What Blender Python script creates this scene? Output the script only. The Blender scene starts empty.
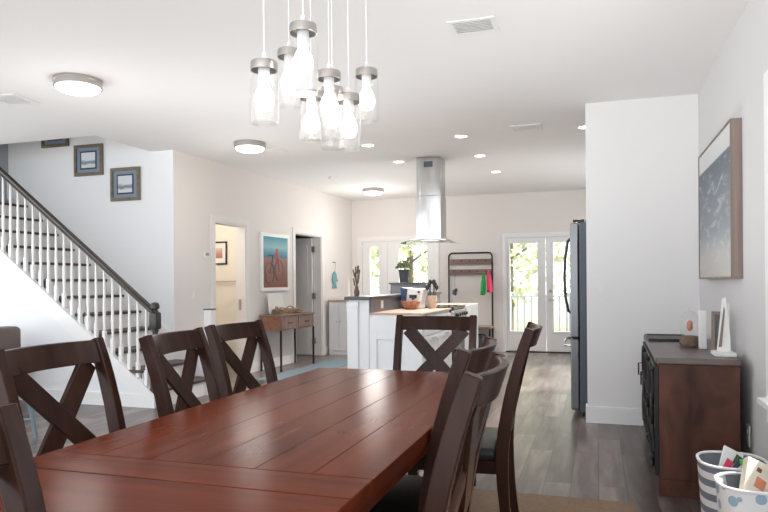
import bpy, bmesh, math, random
from mathutils import Vector, Matrix, Euler
PI = math.pi
R = math.radians
col = bpy.context.scene.collection
scene = bpy.context.scene

# ---------------------------------------------------------------- materials
def _nt(name):
    m = bpy.data.materials.new(name); m.use_nodes = True
    nt = m.node_tree; b = nt.nodes['Principled BSDF']
    return m, nt, b

def plain(name, c, rough=.5, metal=0., bump=0., bscale=80., spec=.5, coat=0., var=0., vscale=6.):
    m, nt, b = _nt(name)
    b.inputs['Base Color'].default_value = (*c, 1)
    b.inputs['Roughness'].default_value = rough
    b.inputs['Metallic'].default_value = metal
    b.inputs['Specular IOR Level'].default_value = spec
    b.inputs['Coat Weight'].default_value = coat
    tc = nt.nodes.new('ShaderNodeTexCoord')
    if var:
        n = nt.nodes.new('ShaderNodeTexNoise'); n.inputs['Scale'].default_value = vscale; n.inputs['Detail'].default_value = 5
        nt.links.new(tc.outputs['Object'], n.inputs['Vector'])
        r = nt.nodes.new('ShaderNodeMapRange'); r.inputs[3].default_value = 1 - var; r.inputs[4].default_value = 1 + var
        nt.links.new(n.outputs['Fac'], r.inputs[0])
        mx = nt.nodes.new('ShaderNodeMix'); mx.data_type = 'RGBA'; mx.blend_type = 'MULTIPLY'; mx.inputs[0].default_value = 1
        mx.inputs[6].default_value = (*c, 1)
        nt.links.new(r.outputs[0], mx.inputs[7]); nt.links.new(mx.outputs[2], b.inputs['Base Color'])
    if bump:
        n = nt.nodes.new('ShaderNodeTexNoise'); n.inputs['Scale'].default_value = bscale; n.inputs['Detail'].default_value = 4
        nt.links.new(tc.outputs['Object'], n.inputs['Vector'])
        bp = nt.nodes.new('ShaderNodeBump'); bp.inputs['Strength'].default_value = bump; bp.inputs['Distance'].default_value = .004
        nt.links.new(n.outputs['Fac'], bp.inputs['Height']); nt.links.new(bp.outputs[0], b.inputs['Normal'])
    return m

def wood(name, c1, c2, rough=.4, axis='Y', scale=9., stretch=.08, coat=0., spec=.5, bump=.15):
    m, nt, b = _nt(name)
    tc = nt.nodes.new('ShaderNodeTexCoord'); mp = nt.nodes.new('ShaderNodeMapping')
    s = [scale] * 3; s['XYZ'.index(axis)] = scale * stretch
    mp.inputs['Scale'].default_value = s
    nt.links.new(tc.outputs['Object'], mp.inputs['Vector'])
    n = nt.nodes.new('ShaderNodeTexNoise'); n.inputs['Scale'].default_value = 1.6; n.inputs['Detail'].default_value = 7; n.inputs['Distortion'].default_value = .6
    nt.links.new(mp.outputs[0], n.inputs['Vector'])
    cr = nt.nodes.new('ShaderNodeValToRGB')
    cr.color_ramp.elements[0].position = .3; cr.color_ramp.elements[0].color = (*c1, 1)
    cr.color_ramp.elements[1].position = .7; cr.color_ramp.elements[1].color = (*c2, 1)
    nt.links.new(n.outputs['Fac'], cr.inputs[0]); nt.links.new(cr.outputs[0], b.inputs['Base Color'])
    b.inputs['Roughness'].default_value = rough; b.inputs['Coat Weight'].default_value = coat
    b.inputs['Coat Roughness'].default_value = .15
    b.inputs['Specular IOR Level'].default_value = spec
    bp = nt.nodes.new('ShaderNodeBump'); bp.inputs['Strength'].default_value = bump; bp.inputs['Distance'].default_value = .002
    nt.links.new(n.outputs['Fac'], bp.inputs['Height']); nt.links.new(bp.outputs[0], b.inputs['Normal'])
    return m

def floor_mat():
    m, nt, b = _nt('floor planks')
    tc = nt.nodes.new('ShaderNodeTexCoord'); mp = nt.nodes.new('ShaderNodeMapping')
    mp.inputs['Rotation'].default_value = (0, 0, PI / 2)
    nt.links.new(tc.outputs['Object'], mp.inputs['Vector'])
    br = nt.nodes.new('ShaderNodeTexBrick')
    br.inputs['Scale'].default_value = 1; br.inputs['Brick Width'].default_value = 1.22; br.inputs['Row Height'].default_value = .155
    br.inputs['Mortar Size'].default_value = .0022; br.inputs['Mortar'].default_value = (.035, .028, .025, 1)
    br.inputs['Color1'].default_value = (0, 0, 0, 1); br.inputs['Color2'].default_value = (1, 1, 1, 1); br.offset = .37
    nt.links.new(mp.outputs[0], br.inputs['Vector'])
    n = nt.nodes.new('ShaderNodeTexNoise'); n.inputs['Scale'].default_value = 1.; n.inputs['Detail'].default_value = 8; n.inputs['Distortion'].default_value = .8
    mp2 = nt.nodes.new('ShaderNodeMapping'); mp2.inputs['Scale'].default_value = (11, 1.5, 1)
    nt.links.new(tc.outputs['Object'], mp2.inputs['Vector'])
    # shift the grain for each plank
    ad = nt.nodes.new('ShaderNodeVectorMath'); ad.operation = 'MULTIPLY_ADD'; ad.inputs[1].default_value = (9, 17, 5)
    nt.links.new(br.outputs['Color'], ad.inputs[0]); nt.links.new(mp2.outputs[0], ad.inputs[2]); nt.links.new(ad.outputs[0], n.inputs['Vector'])
    mx = nt.nodes.new('ShaderNodeMath'); mx.operation = 'MULTIPLY_ADD'; mx.inputs[1].default_value = .34
    nt.links.new(br.outputs['Color'], mx.inputs[0]); nt.links.new(n.outputs['Fac'], mx.inputs[2])
    cr = nt.nodes.new('ShaderNodeValToRGB'); e = cr.color_ramp.elements
    e[0].position = .35; e[0].color = (.045, .031, .026, 1); e[1].position = .95; e[1].color = (.25, .19, .165, 1)
    x = e.new(.55); x.color = (.080, .058, .050, 1); x = e.new(.72); x.color = (.13, .105, .10, 1)
    nt.links.new(mx.outputs[0], cr.inputs[0])
    m2 = nt.nodes.new('ShaderNodeMix'); m2.data_type = 'RGBA'; m2.inputs[7].default_value = (.04, .033, .03, 1)
    nt.links.new(br.outputs['Fac'], m2.inputs[0]); nt.links.new(cr.outputs[0], m2.inputs[6]); nt.links.new(m2.outputs[2], b.inputs['Base Color'])
    b.inputs['Roughness'].default_value = .30
    bp = nt.nodes.new('ShaderNodeBump'); bp.inputs['Strength'].default_value = .06; bp.inputs['Distance'].default_value = .002
    nt.links.new(n.outputs['Fac'], bp.inputs['Height']); nt.links.new(bp.outputs[0], b.inputs['Normal'])
    return m

def glassy(name, tint=(1, 1, 1), refl=.12, haze=0.):
    m = bpy.data.materials.new(name); m.use_nodes = True; nt = m.node_tree; nt.nodes.clear()
    o = nt.nodes.new('ShaderNodeOutputMaterial'); t = nt.nodes.new('ShaderNodeBsdfTransparent'); g = nt.nodes.new('ShaderNodeBsdfGlossy')
    t.inputs[0].default_value = (*tint, 1); g.inputs['Roughness'].default_value = .03
    lw = nt.nodes.new('ShaderNodeLayerWeight'); lw.inputs[0].default_value = refl
    mx = nt.nodes.new('ShaderNodeMixShader')
    if haze:
        tl = nt.nodes.new('ShaderNodeBsdfTranslucent'); m3 = nt.nodes.new('ShaderNodeMixShader'); m3.inputs[0].default_value = haze
        tl.inputs[0].default_value = (1, 1, 1, 1)
        nt.links.new(t.outputs[0], m3.inputs[1]); nt.links.new(tl.outputs[0], m3.inputs[2]); t = m3
    pw_ = nt.nodes.new('ShaderNodeMath'); pw_.operation = 'POWER'; pw_.inputs[1].default_value = 3.5; lw.inputs[0].default_value = .5
    ml_ = nt.nodes.new('ShaderNodeMath'); ml_.operation = 'MULTIPLY_ADD'; ml_.inputs[1].default_value = refl * 7; ml_.inputs[2].default_value = .03
    nt.links.new(lw.outputs['Facing'], pw_.inputs[0]); nt.links.new(pw_.outputs[0], ml_.inputs[0]); nt.links.new(ml_.outputs[0], mx.inputs[0]); nt.links.new(t.outputs[0], mx.inputs[1]); nt.links.new(g.outputs[0], mx.inputs[2]); nt.links.new(mx.outputs[0], o.inputs[0])
    return m

def emit(name, c, s):
    m, nt, b = _nt(name)
    b.inputs['Base Color'].default_value = (*c, 1); b.inputs['Emission Color'].default_value = (*c, 1); b.inputs['Emission Strength'].default_value = s
    return m

def ramp_art(name, axis, lo, hi, stops, nscale=6., namp=.1, rough=.7):
    """A painted canvas: bands of colour along one axis, broken up by noise."""
    m, nt, b = _nt(name)
    tc = nt.nodes.new('ShaderNodeTexCoord'); sp = nt.nodes.new('ShaderNodeSeparateXYZ'); nt.links.new(tc.outputs['Object'], sp.inputs[0])
    mr = nt.nodes.new('ShaderNodeMapRange'); mr.inputs[1].default_value = lo; mr.inputs[2].default_value = hi
    nt.links.new(sp.outputs['XYZ'.index(axis)], mr.inputs[0])
    mp = nt.nodes.new('ShaderNodeMapping'); mp.inputs['Scale'].default_value = (1, 1, 2.6); nt.links.new(tc.outputs['Object'], mp.inputs[0])
    n = nt.nodes.new('ShaderNodeTexNoise'); n.inputs['Scale'].default_value = nscale; n.inputs['Detail'].default_value = 6; nt.links.new(mp.outputs[0], n.inputs['Vector'])
    s = nt.nodes.new('ShaderNodeMath'); s.operation = 'SUBTRACT'; s.inputs[1].default_value = .5; nt.links.new(n.outputs['Fac'], s.inputs[0])
    a = nt.nodes.new('ShaderNodeMath'); a.operation = 'MULTIPLY_ADD'; a.inputs[1].default_value = namp
    nt.links.new(s.outputs[0], a.inputs[0]); nt.links.new(mr.outputs[0], a.inputs[2])
    cr = nt.nodes.new('ShaderNodeValToRGB'); e = cr.color_ramp.elements
    e[0].position, e[0].color = stops[0][0], (*stops[0][1], 1); e[1].position, e[1].color = stops[-1][0], (*stops[-1][1], 1)
    for p, c in stops[1:-1]:
        x = e.new(p); x.color = (*c, 1)
    nt.links.new(a.outputs[0], cr.inputs[0]); nt.links.new(cr.outputs[0], b.inputs['Base Color']); b.inputs['Roughness'].default_value = rough
    return m

def seascape(name, hz):
    m, nt, b = _nt(name)
    N = nt.nodes.new; Lk = nt.links.new
    tc = N('ShaderNodeTexCoord'); sp = N('ShaderNodeSeparateXYZ'); Lk(tc.outputs['Object'], sp.inputs[0])
    mr = N('ShaderNodeMapRange'); mr.inputs[1].default_value = 1.22; mr.inputs[2].default_value = 2.15; Lk(sp.outputs[2], mr.inputs[0])
    h = (hz - 1.22) / .93
    cr = N('ShaderNodeValToRGB'); e = cr.color_ramp.elements; e[0].position = 0; e[0].color = (.50, .47, .43, 1); e[1].position = 1; e[1].color = (.64, .64, .63, 1)
    for p, c in ((.18, (.46, .46, .45)), (.34, (.27, .30, .32)), (h - .03, (.125, .15, .175)), (h - .004, (.15, .175, .20)), (h + .004, (.58, .59, .59))):
        x = e.new(p); x.color = (*c, 1)
    Lk(mr.outputs[0], cr.inputs[0])
    mp = N('ShaderNodeMapping'); mp.inputs['Scale'].default_value = (1, 3, 11); mp.inputs['Rotation'].default_value = (R(7), 0, 0); Lk(tc.outputs['Object'], mp.inputs[0])
    n = N('ShaderNodeTexNoise'); n.inputs['Scale'].default_value = 1.5; n.inputs['Detail'].default_value = 7; n.inputs['Distortion'].default_value = .5; Lk(mp.outputs[0], n.inputs['Vector'])
    st = N('ShaderNodeMapRange'); st.inputs[1].default_value = .52; st.inputs[2].default_value = .78; st.inputs[4].default_value = .8; Lk(n.outputs['Fac'], st.inputs[0])
    lt = N('ShaderNodeMath'); lt.operation = 'LESS_THAN'; lt.inputs[1].default_value = hz - .03; Lk(sp.outputs[2], lt.inputs[0])
    mu = N('ShaderNodeMath'); mu.operation = 'MULTIPLY'; Lk(st.outputs[0], mu.inputs[0]); Lk(lt.outputs[0], mu.inputs[1])
    mx = N('ShaderNodeMix'); mx.data_type = 'RGBA'; mx.inputs[7].default_value = (.56, .57, .57, 1); Lk(mu.outputs[0], mx.inputs[0]); Lk(cr.outputs[0], mx.inputs[6]); Lk(mx.outputs[2], b.inputs['Base Color'])
    b.inputs['Roughness'].default_value = .75
    return m

def spotted(name, c, dot):
    m, nt, b = _nt(name)
    tc = nt.nodes.new('ShaderNodeTexCoord'); v = nt.nodes.new('ShaderNodeTexVoronoi'); v.inputs['Scale'].default_value = 17; v.inputs['Randomness'].default_value = .7
    nt.links.new(tc.outputs['Object'], v.inputs['Vector'])
    lt = nt.nodes.new('ShaderNodeMath'); lt.operation = 'LESS_THAN'; lt.inputs[1].default_value = .36; nt.links.new(v.outputs['Distance'], lt.inputs[0])
    mx = nt.nodes.new('ShaderNodeMix'); mx.data_type = 'RGBA'; mx.inputs[6].default_value = (*c, 1); mx.inputs[7].default_value = (*dot, 1)
    nt.links.new(lt.outputs[0], mx.inputs[0]); nt.links.new(mx.outputs[2], b.inputs['Base Color']); b.inputs['Roughness'].default_value = .9
    return m

def stripes(name, ca, cb, period, axis='Z', rough=.85):
    m, nt, b = _nt(name)
    tc = nt.nodes.new('ShaderNodeTexCoord'); sp = nt.nodes.new('ShaderNodeSeparateXYZ'); nt.links.new(tc.outputs['Object'], sp.inputs[0])
    d = nt.nodes.new('ShaderNodeMath'); d.operation = 'DIVIDE'; d.inputs[1].default_value = period; nt.links.new(sp.outputs['XYZ'.index(axis)], d.inputs[0])
    f = nt.nodes.new('ShaderNodeMath'); f.operation = 'FRACT'; nt.links.new(d.outputs[0], f.inputs[0])
    g = nt.nodes.new('ShaderNodeMath'); g.operation = 'GREATER_THAN'; g.inputs[1].default_value = .5; nt.links.new(f.outputs[0], g.inputs[0])
    mx = nt.nodes.new('ShaderNodeMix'); mx.data_type = 'RGBA'; mx.inputs[6].default_value = (*ca, 1); mx.inputs[7].default_value = (*cb, 1)
    nt.links.new(g.outputs[0], mx.inputs[0]); nt.links.new(mx.outputs[2], b.inputs['Base Color']); b.inputs['Roughness'].default_value = rough
    return m

def streaky(name, c, rough):
    m, nt, b = _nt(name)
    b.inputs['Base Color'].default_value = (*c, 1); b.inputs['Metallic'].default_value = 1; b.inputs['Roughness'].default_value = rough
    tc = nt.nodes.new('ShaderNodeTexCoord'); mp = nt.nodes.new('ShaderNodeMapping'); mp.inputs['Scale'].default_value = (7, 7, .7)
    n = nt.nodes.new('ShaderNodeTexNoise'); n.inputs['Scale'].default_value = 1.3; n.inputs['Detail'].default_value = 1
    bp = nt.nodes.new('ShaderNodeBump'); bp.inputs['Strength'].default_value = .8; bp.inputs['Distance'].default_value = .06
    nt.links.new(tc.outputs['Object'], mp.inputs[0]); nt.links.new(mp.outputs[0], n.inputs['Vector']); nt.links.new(n.outputs['Fac'], bp.inputs['Height']); nt.links.new(bp.outputs[0], b.inputs['Normal'])
    return m

M = dict(
    wall=plain('wall paint', (.80, .79, .78), .75, bump=.05, bscale=200),
    warm=plain('warm white wall paint', (.79, .75, .72), .75, bump=.05, bscale=200),
    grey=plain('pale grey wall paint', (.64, .63, .63), .75, bump=.05, bscale=200),
    ceil=plain('ceiling paint', (.82, .81, .80), .85, bump=.1, bscale=160),
    trim=plain('white trim paint', (.84, .83, .82), .4),
    casing=plain('soft white casing paint', (.80, .775, .755), .5),
    stairw=plain('cool white wall paint', (.80, .81, .82), .7, bump=.05, bscale=200),
    cream=plain('cream wall paint', (.80, .755, .68), .8),
    dim=plain('unlit wall brown grey', (.16, .14, .13), .8),  # dark colour stands in for the room being unlit
    floor=floor_mat(),
    table=wood('cherry table wood', (.070, .0150, .0065), (.135, .0285, .0115), .20, 'Y', 6, .08, 0., .025, .02),
    tablex=wood('cherry table wood crosswise', (.070, .0150, .0065), (.135, .0285, .0115), .20, 'X', 6, .08, 0., .025, .02),
    chair=wood('espresso chair wood', (.019, .0075, .005), (.040, .016, .011), .28, 'Z', 10, .1, 0., .14),
    leather=plain('black seat leather', (.006, .006, .008), .32, bump=.2, bscale=120, spec=.3),
    board=wood('walnut sideboard wood', (.035, .013, .009), (.125, .050, .032), .5, 'Z', 4, .35, 0., .25),
    boardtop=wood('dark sideboard top', (.075, .052, .045), (.12, .09, .08), .35, 'Y', 6, .1),
    iron=plain('black iron', (.012, .012, .013), .45, .3),
    steel=streaky('brushed steel', (.52, .515, .50), .2),
    steeld=plain('fridge steel', (.17, .175, .18), .3, 1.),
    fside=plain('dark grey fridge side', (.075, .09, .105), .4, .3),
    nickel=plain('brushed nickel', (.48, .45, .42), .3, 1.),
    black=plain('black plastic', (.012, .012, .013), .4),
    blackg=plain('black glass', (.008, .008, .01), .06),
    tread=wood('stair tread wood', (.045, .028, .022), (.085, .055, .042), .4, 'Y', 9, .1),
    rail=wood('dark handrail wood', (.032, .024, .02), (.06, .045, .037), .35, 'X', 8, .2),
    newel=plain('dark newel paint', (.035, .032, .028), .4),
    cab=plain('white cabinet paint', (.82, .83, .84), .4),
    butcher=wood('butcher block', (.46, .33, .25), (.60, .44, .34), .4, 'Y', 10, .1),
    slate=plain('dark stone slab', (.05, .05, .055), .3, var=.3, vscale=40),
    tile=plain('grey tile', (.13, .135, .15), .3, var=.3, vscale=9),
    warmwood=wood('honey wood', (.20, .085, .045), (.34, .16, .09), .45, 'Y', 8, .15),
    greywood=wood('weathered grey brown wood', (.17, .125, .10), (.28, .22, .18), .6, 'Z', 9, .08),
    drift=wood('brown rustic wood', (.16, .10, .08), (.26, .17, .14), .6, 'X', 9, .15),
    wicker=plain('tan wicker', (.30, .20, .13), .8, bump=.6, bscale=90, var=.4, vscale=50),
    jute=plain('jute weave', (.23, .155, .10), .95, bump=.8, bscale=150, var=.3, vscale=60),
    runner=plain('faded blue rug', (.15, .205, .235), .95, bump=.5, bscale=150, var=.35, vscale=14),
    sofa=plain('brown leather', (.13, .095, .085), .5, var=.2, vscale=8),
    pblue=plain('pale blue paint', (.20, .27, .31), .5, var=.1),
    glass=glassy('clear pane glass', (.98, .99, .98), .10),
    jar=glassy('clear jar glass', (.98, .98, .98), .05, .006),
    canopyglass=glassy('green edged glass', (.80, .88, .86), .3),
    bulb=emit('lit bulb glass', (1, .93, .85), 4.),
    lamp=emit('lit ceiling lamp glass', (1, .96, .90), 4.),
    down=emit('lit downlight lens', (1, .95, .88), 5.),
    cord=plain('pale cord', (.72, .72, .72), .4),
    paper=plain('white mat board', (.78, .77, .75), .8),
    bluemat=plain('blue grey mat board', (.20, .25, .31), .8),
    navy=plain('navy mat board', (.03, .045, .07), .7),
    gilt=wood('aged olive gilt frame', (.11, .085, .055), (.19, .155, .10), .45, 'X', 12, .3),
    ivory=plain('ivory plastic', (.80, .79, .77), .4),
    white=plain('white paint weathered', (.78, .77, .75), .6, var=.08, vscale=12),
    green=plain('bright green cloth', (.04, .42, .11), .9),
    pink=plain('bright pink cloth', (.80, .07, .16), .9),
    red=plain('red paint', (.65, .05, .04), .6),
    potgrey=plain('charcoal pot', (.04, .045, .05), .6),
    leaf=plain('olive green leaf', (.10, .125, .045), .6, var=.4, vscale=20),
    dry=plain('dried brown stems', (.13, .075, .05), .8),
    copper=wood('copper toned wood', (.30, .12, .06), (.48, .22, .13), .4, 'Z', 12, .2),
    tealfish=plain('teal painted wood', (.15, .36, .38), .6, var=.3, vscale=20),
    lining=plain('grey cloth', (.20, .22, .24), .95, bump=.4, bscale=120, var=.1),
    striped=stripes('grey and white striped canvas', (.74, .73, .73), (.17, .18, .22), .064),
    canvasw=plain('white canvas', (.75, .75, .75), .9, bump=.3, bscale=150),
    spots=spotted('white canvas with dusty blue spots', (.74, .74, .74), (.30, .42, .52)),
    bluedot=plain('dusty blue print', (.26, .38, .48), .9),
    skin=plain('terracotta orange', (.55, .20, .11), .7),
    kraft=plain('cream printed cloth', (.66, .58, .48), .85, var=.3, vscale=26),
    limegreen=plain('lime green plastic', (.10, .48, .07), .6),
    brown=plain('brown shells', (.16, .11, .075), .8, var=.5, vscale=60, bump=.5, bscale=60),
    bark=plain('tree bark', (.12, .09, .07), .9),
    tleaf=plain('tree leaves', (.46, .49, .28), .7, var=.4, vscale=2),
    tleaf2=plain('dry yellow leaves', (.56, .53, .38), .7, var=.4, vscale=2),
    railp=plain('white rail in grey shade', (.34, .37, .42), .6),  # white railing; its backlit shade is put into the colour
    deck=wood('grey deck boards', (.30, .28, .25), (.45, .42, .38), .7, 'X', 4, .1),
    ground=plain('sandy grass ground', (.34, .33, .17), .95, var=.4, vscale=1.5),
    bedding=plain('dark grey basket', (.06, .065, .075), .9, bump=.5, bscale=60),
)

# ---------------------------------------------------------------- mesh helpers
class MB:
    def __init__(s): s.bm = bmesh.new()
    def _xf(s, verts, loc=(0, 0, 0), rot=None):
        mt = Matrix.Translation(loc)
        if rot is not None: mt = mt @ (rot if isinstance(rot, Matrix) else Euler(rot).to_matrix().to_4x4())
        bmesh.ops.transform(s.bm, matrix=mt, verts=verts)
    def box(s, c, d, rot=None, bev=0., seg=2):
        vs = bmesh.ops.create_cube(s.bm, size=1)['verts']
        bmesh.ops.scale(s.bm, vec=d, verts=vs)
        if bev:
            es = list({e for v in vs for e in v.link_edges})
            g = bmesh.ops.bevel(s.bm, geom=es, offset=bev, segments=seg, affect='EDGES', profile=.5)
            vs = list({v for f in g['faces'] for v in f.verts} | {v for v in vs if v.is_valid})
        s._xf(vs, c, rot); return s
    def bb(s, a, b, bev=0., seg=2):
        s.k = getattr(s, 'k', 0) + 1; e = .00009 * (s.k % 6)     # no two faces of one mesh quite coincide
        a = [min(p, q) - e for p, q in zip(a, b)], [max(p, q) + e for p, q in zip(a, b)]; a, b = a
        return s.box([(p + q) / 2 for p, q in zip(a, b)], [abs(q - p) for p, q in zip(a, b)], None, bev, seg)
    def tube(s, pts, r, n=10, closed=False, flat=None):
        pts = [Vector(p) for p in pts]; k = len(pts); rings = []
        rr = r if isinstance(r, (list, tuple)) else [r] * k
        ref = None
        for i, p in enumerate(pts):
            t = (pts[(i + 1) % k] - pts[i - 1]) if closed else (pts[min(i + 1, k - 1)] - pts[max(i - 1, 0)])
            t.normalize()
            if ref is None:
                ref = Vector((0, 0, 1)) if abs(t.z) < .9 else Vector((1, 0, 0))
            u = (ref - t * ref.dot(t)).normalized(); w = t.cross(u); ref = u
            rings.append([s.bm.verts.new(p + (u * math.cos(2 * PI * j / n) + w * math.sin(2 * PI * j / n)) * rr[i]) for j in range(n)])
        for i in range(k if closed else k - 1):
            a, b = rings[i], rings[(i + 1) % k]
            for j in range(n): s.bm.faces.new((a[j], a[(j + 1) % n], b[(j + 1) % n], b[j]))
        if not closed:
            s.bm.faces.new(rings[0][::-1]); s.bm.faces.new(rings[-1])
        return s
    def lathe(s, prof, loc=(0, 0, 0), n=24, rot=None, sx=1., sy=1.):
        rings = []; vs = []
        for r, z in prof:
            if r < 1e-6: v = s.bm.verts.new((0, 0, z)); rings.append([v]); vs.append(v)
            else:
                g = [s.bm.verts.new((r * sx * math.cos(2 * PI * j / n), r * sy * math.sin(2 * PI * j / n), z)) for j in range(n)]
                rings.append(g); vs += g
        for a, b in zip(rings, rings[1:]):
            for j in range(n):
                jj = (j + 1) % n
                if len(a) == 1 and len(b) == 1: continue
                if len(a) == 1: s.bm.faces.new((a[0], b[jj], b[j]))
                elif len(b) == 1: s.bm.faces.new((a[j], a[jj], b[0]))
                else: s.bm.faces.new((a[j], a[jj], b[jj], b[j]))
        s._xf(vs, loc, rot); return s
    def prism(s, poly, a, b, axis='Y'):
        """polygon in the plane across AXIS, from a to b along it (Y: (x,z); X: (y,z); Z: (x,y))"""
        def P(p, t): return {'Y': (p[0], t, p[1]), 'X': (t, p[0], p[1]), 'Z': (p[0], p[1], t)}[axis]
        v0 = [s.bm.verts.new(P(p, a)) for p in poly]; v1 = [s.bm.verts.new(P(p, b)) for p in poly]
        s.bm.faces.new(v0); s.bm.faces.new(v1[::-1])
        for i in range(len(poly)):
            j = (i + 1) % len(poly); s.bm.faces.new((v0[i], v0[j], v1[j], v1[i]))
        return s
    def sweep(s, path, w, d):
        """a rectangular bar (w across X, d across the path's normal in YZ) along points of a YZ curve with x: [(x,y,z)]"""
        path = [Vector(p) for p in path]; rings = []
        k = len(path)
        for i, p in enumerate(path):
            t = (path[min(i + 1, k - 1)] - path[max(i - 1, 0)]).normalized()
            ww = w[i] if isinstance(w, (list, tuple)) else w; dd = d[i] if isinstance(d, (list, tuple)) else d
            n = Vector((0, -t.z, t.y)); n = n.normalized() if n.length > 1e-5 else Vector((0, 1, 0))
            x = n.cross(t).normalized()
            rings.append([s.bm.verts.new(p + x * a * ww / 2 + n * b * dd / 2) for a, b in ((-1, -1), (1, -1), (1, 1), (-1, 1))])
        for a, b in zip(rings, rings[1:]):
            for j in range(4): s.bm.faces.new((a[j], a[(j + 1) % 4], b[(j + 1) % 4], b[j]))
        s.bm.faces.new(rings[0][::-1]); s.bm.faces.new(rings[-1]); return s
    def ico(s, c, r, sub=2, sc=(1, 1, 1)):
        vs = bmesh.ops.create_icosphere(s.bm, subdivisions=sub, radius=r)['verts']
        bmesh.ops.scale(s.bm, vec=sc, verts=vs); s._xf(vs, c); return s
    def quad(s, c, u, v):
        c, u, v = Vector(c), Vector(u), Vector(v)
        s.bm.faces.new([s.bm.verts.new(c + a * u + b * v) for a, b in ((-1, -1), (1, -1), (1, 1), (-1, 1))]); return s
    def build(s, name, mat, parent=None, smooth=False, bevel=0., loc=None, rot=None):
        bmesh.ops.recalc_face_normals(s.bm, faces=s.bm.faces)
        me = bpy.data.meshes.new(name); s.bm.to_mesh(me); s.bm.free()
        me.materials.append(M[mat] if isinstance(mat, str) else mat)
        if smooth:
            for p in me.polygons: p.use_smooth = True
            me.set_sharp_from_angle(angle=R(38))
        o = bpy.data.objects.new(name, me); col.objects.link(o)
        if parent: o.parent = parent
        if loc: o.location = loc
        if rot: o.rotation_euler = rot
        if bevel:
            b = o.modifiers.new('bevel', 'BEVEL'); b.width = bevel; b.segments = 2; b.limit_method = 'ANGLE'; b.angle_limit = R(40)
        return o

def tag(o, label=None, cat=None, group=None, kind=None):
    if label: o['label'] = label
    if cat: o['category'] = cat
    if group: o['group'] = group
    if kind: o['kind'] = kind
    return o
def thing(name, label, cat, loc=(0, 0, 0), rz=0., group=None, kind=None):
    o = bpy.data.objects.new(name, None); col.objects.link(o); o.empty_display_size = .1
    o.location = loc; o.rotation_euler = (0, 0, rz)
    return tag(o, label, cat, group, kind)
def copy_tree(o, parent=None):
    c = o.copy(); col.objects.link(c)
    if parent: c.parent = parent
    for ch in list(o.children): copy_tree(ch, c)
    return c
def struct(o, label=None, cat=None): return tag(o, label, cat, None, 'structure')

# ---------------------------------------------------------------- the room
H = 2.74
XR = .80            # right wall
YF = 11.5           # far wall
YP = 5.93           # short wall beside the fridge
YS, YW = 5.5, 6.40  # near and far side of the stairs
XC = -4.57          # corner where the left wall starts
T = .14

struct(MB().bb((-8.5, -1.2, -.1), (XR + T, YF + T, 0)).build('floor', 'floor'), 'grey brown wood plank floor running through the open room', 'floor')
c = MB()
c.bb((-4.87, -.7, H), (XR + T, YF + T, H + .25)).bb((-8.5, -.7, H), (-4.87, YS + .02, H + .25)).bb((-10, YW, H), (-4.87, YF + T, H + .25))
struct(c.build('ceiling', 'ceil'), 'flat white ceiling over the dining room and kitchen', 'ceiling')

# right wall with a window hole near the table
WY0, WY1, WZ0, WZ1 = 1.75, 3.55, .64, 2.13
w = MB()
w.bb((XR, -1.2, 0), (XR + T, WY0, H)).bb((XR, WY1, 0), (XR + T, 7.4, H)).bb((XR, 7.4, 0), (XR + T, YF + T, 1.1)).bb((XR, 7.4, 2.2), (XR + T, YF + T, H)).bb((XR, 10.6, 1.1), (XR + T, YF + T, 2.2)).bb((XR, 7.4, 1.1), (XR + T, 8.2, 2.2)).bb((XR, WY0, 0), (XR + T, WY1, WZ0)).bb((XR, WY0, WZ1), (XR + T, WY1, H))
struct(w.build('wall_right', 'grey'), 'pale grey wall behind the dark sideboard', 'wall')
struct(MB().bb((-.085, YP, 0), (XR - .001, YP + .12, H - .001)).build('wall_kitchen', 'wall'), 'short white wall between sideboard and fridge', 'wall')
struct(MB().bb((-.10, YP - .014, 0), (XR - .002, YP, .125)).bb((-.10, YP - .011, .125), (XR - .002, YP, .14)).bb((-.10, YP - .014, 0), (-.086, YP + .12, .14)).build('baseboard_kitchen', 'trim'), 'white baseboard along the short wall by the fridge', 'baseboard')
struct(MB().bb((XR - .014, 4.0, 0), (XR, YP - .015, .14)).bb((XR - .014, -1.2, 0), (XR, 3.99, .14)).build('baseboard_right', 'trim'), 'white baseboard along the pale grey wall', 'baseboard')

# window on the right wall
wn = thing('window_1', 'white framed window at the edge of the grey wall', 'window', (XR, 0, 0), kind='structure')
f = MB(); k = .085
f.bb((-.02, WY0 - k, WZ0 - .02), (0, WY0, WZ1 + k)).bb((-.02, WY1, WZ0 - .02), (0, WY1 + k, WZ1 + k)).bb((-.02, WY0 - k, WZ1), (0, WY1 + k, WZ1 + k)).bb((-.018, WY0 - k, WZ0 - .12), (0, WY1 + k, WZ0 - .03))
f.build('window_frame', 'trim', wn, bevel=.003)
MB().bb((-.06, WY0 - k - .03, WZ0 - .03), (.05, WY1 + k + .005, WZ0)).build('window_sill', 'trim', wn, bevel=.004)
s = MB()
for a, b in ((WY0, (WY0 + WY1) / 2), ((WY0 + WY1) / 2, WY1)):
    for y in (a, b - .045): s.bb((.05, y, WZ0), (.09, y + .045, WZ1))
    for z in (WZ0, (WZ0 + WZ1) / 2 - .02, WZ1 - .045): s.bb((.05, a, z), (.09, b, z + .045))
s.build('sash', 'trim', wn)
MB().bb((.068, WY0, WZ0), (.072, WY1, WZ1)).build('pane', 'glass', wn)

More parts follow.
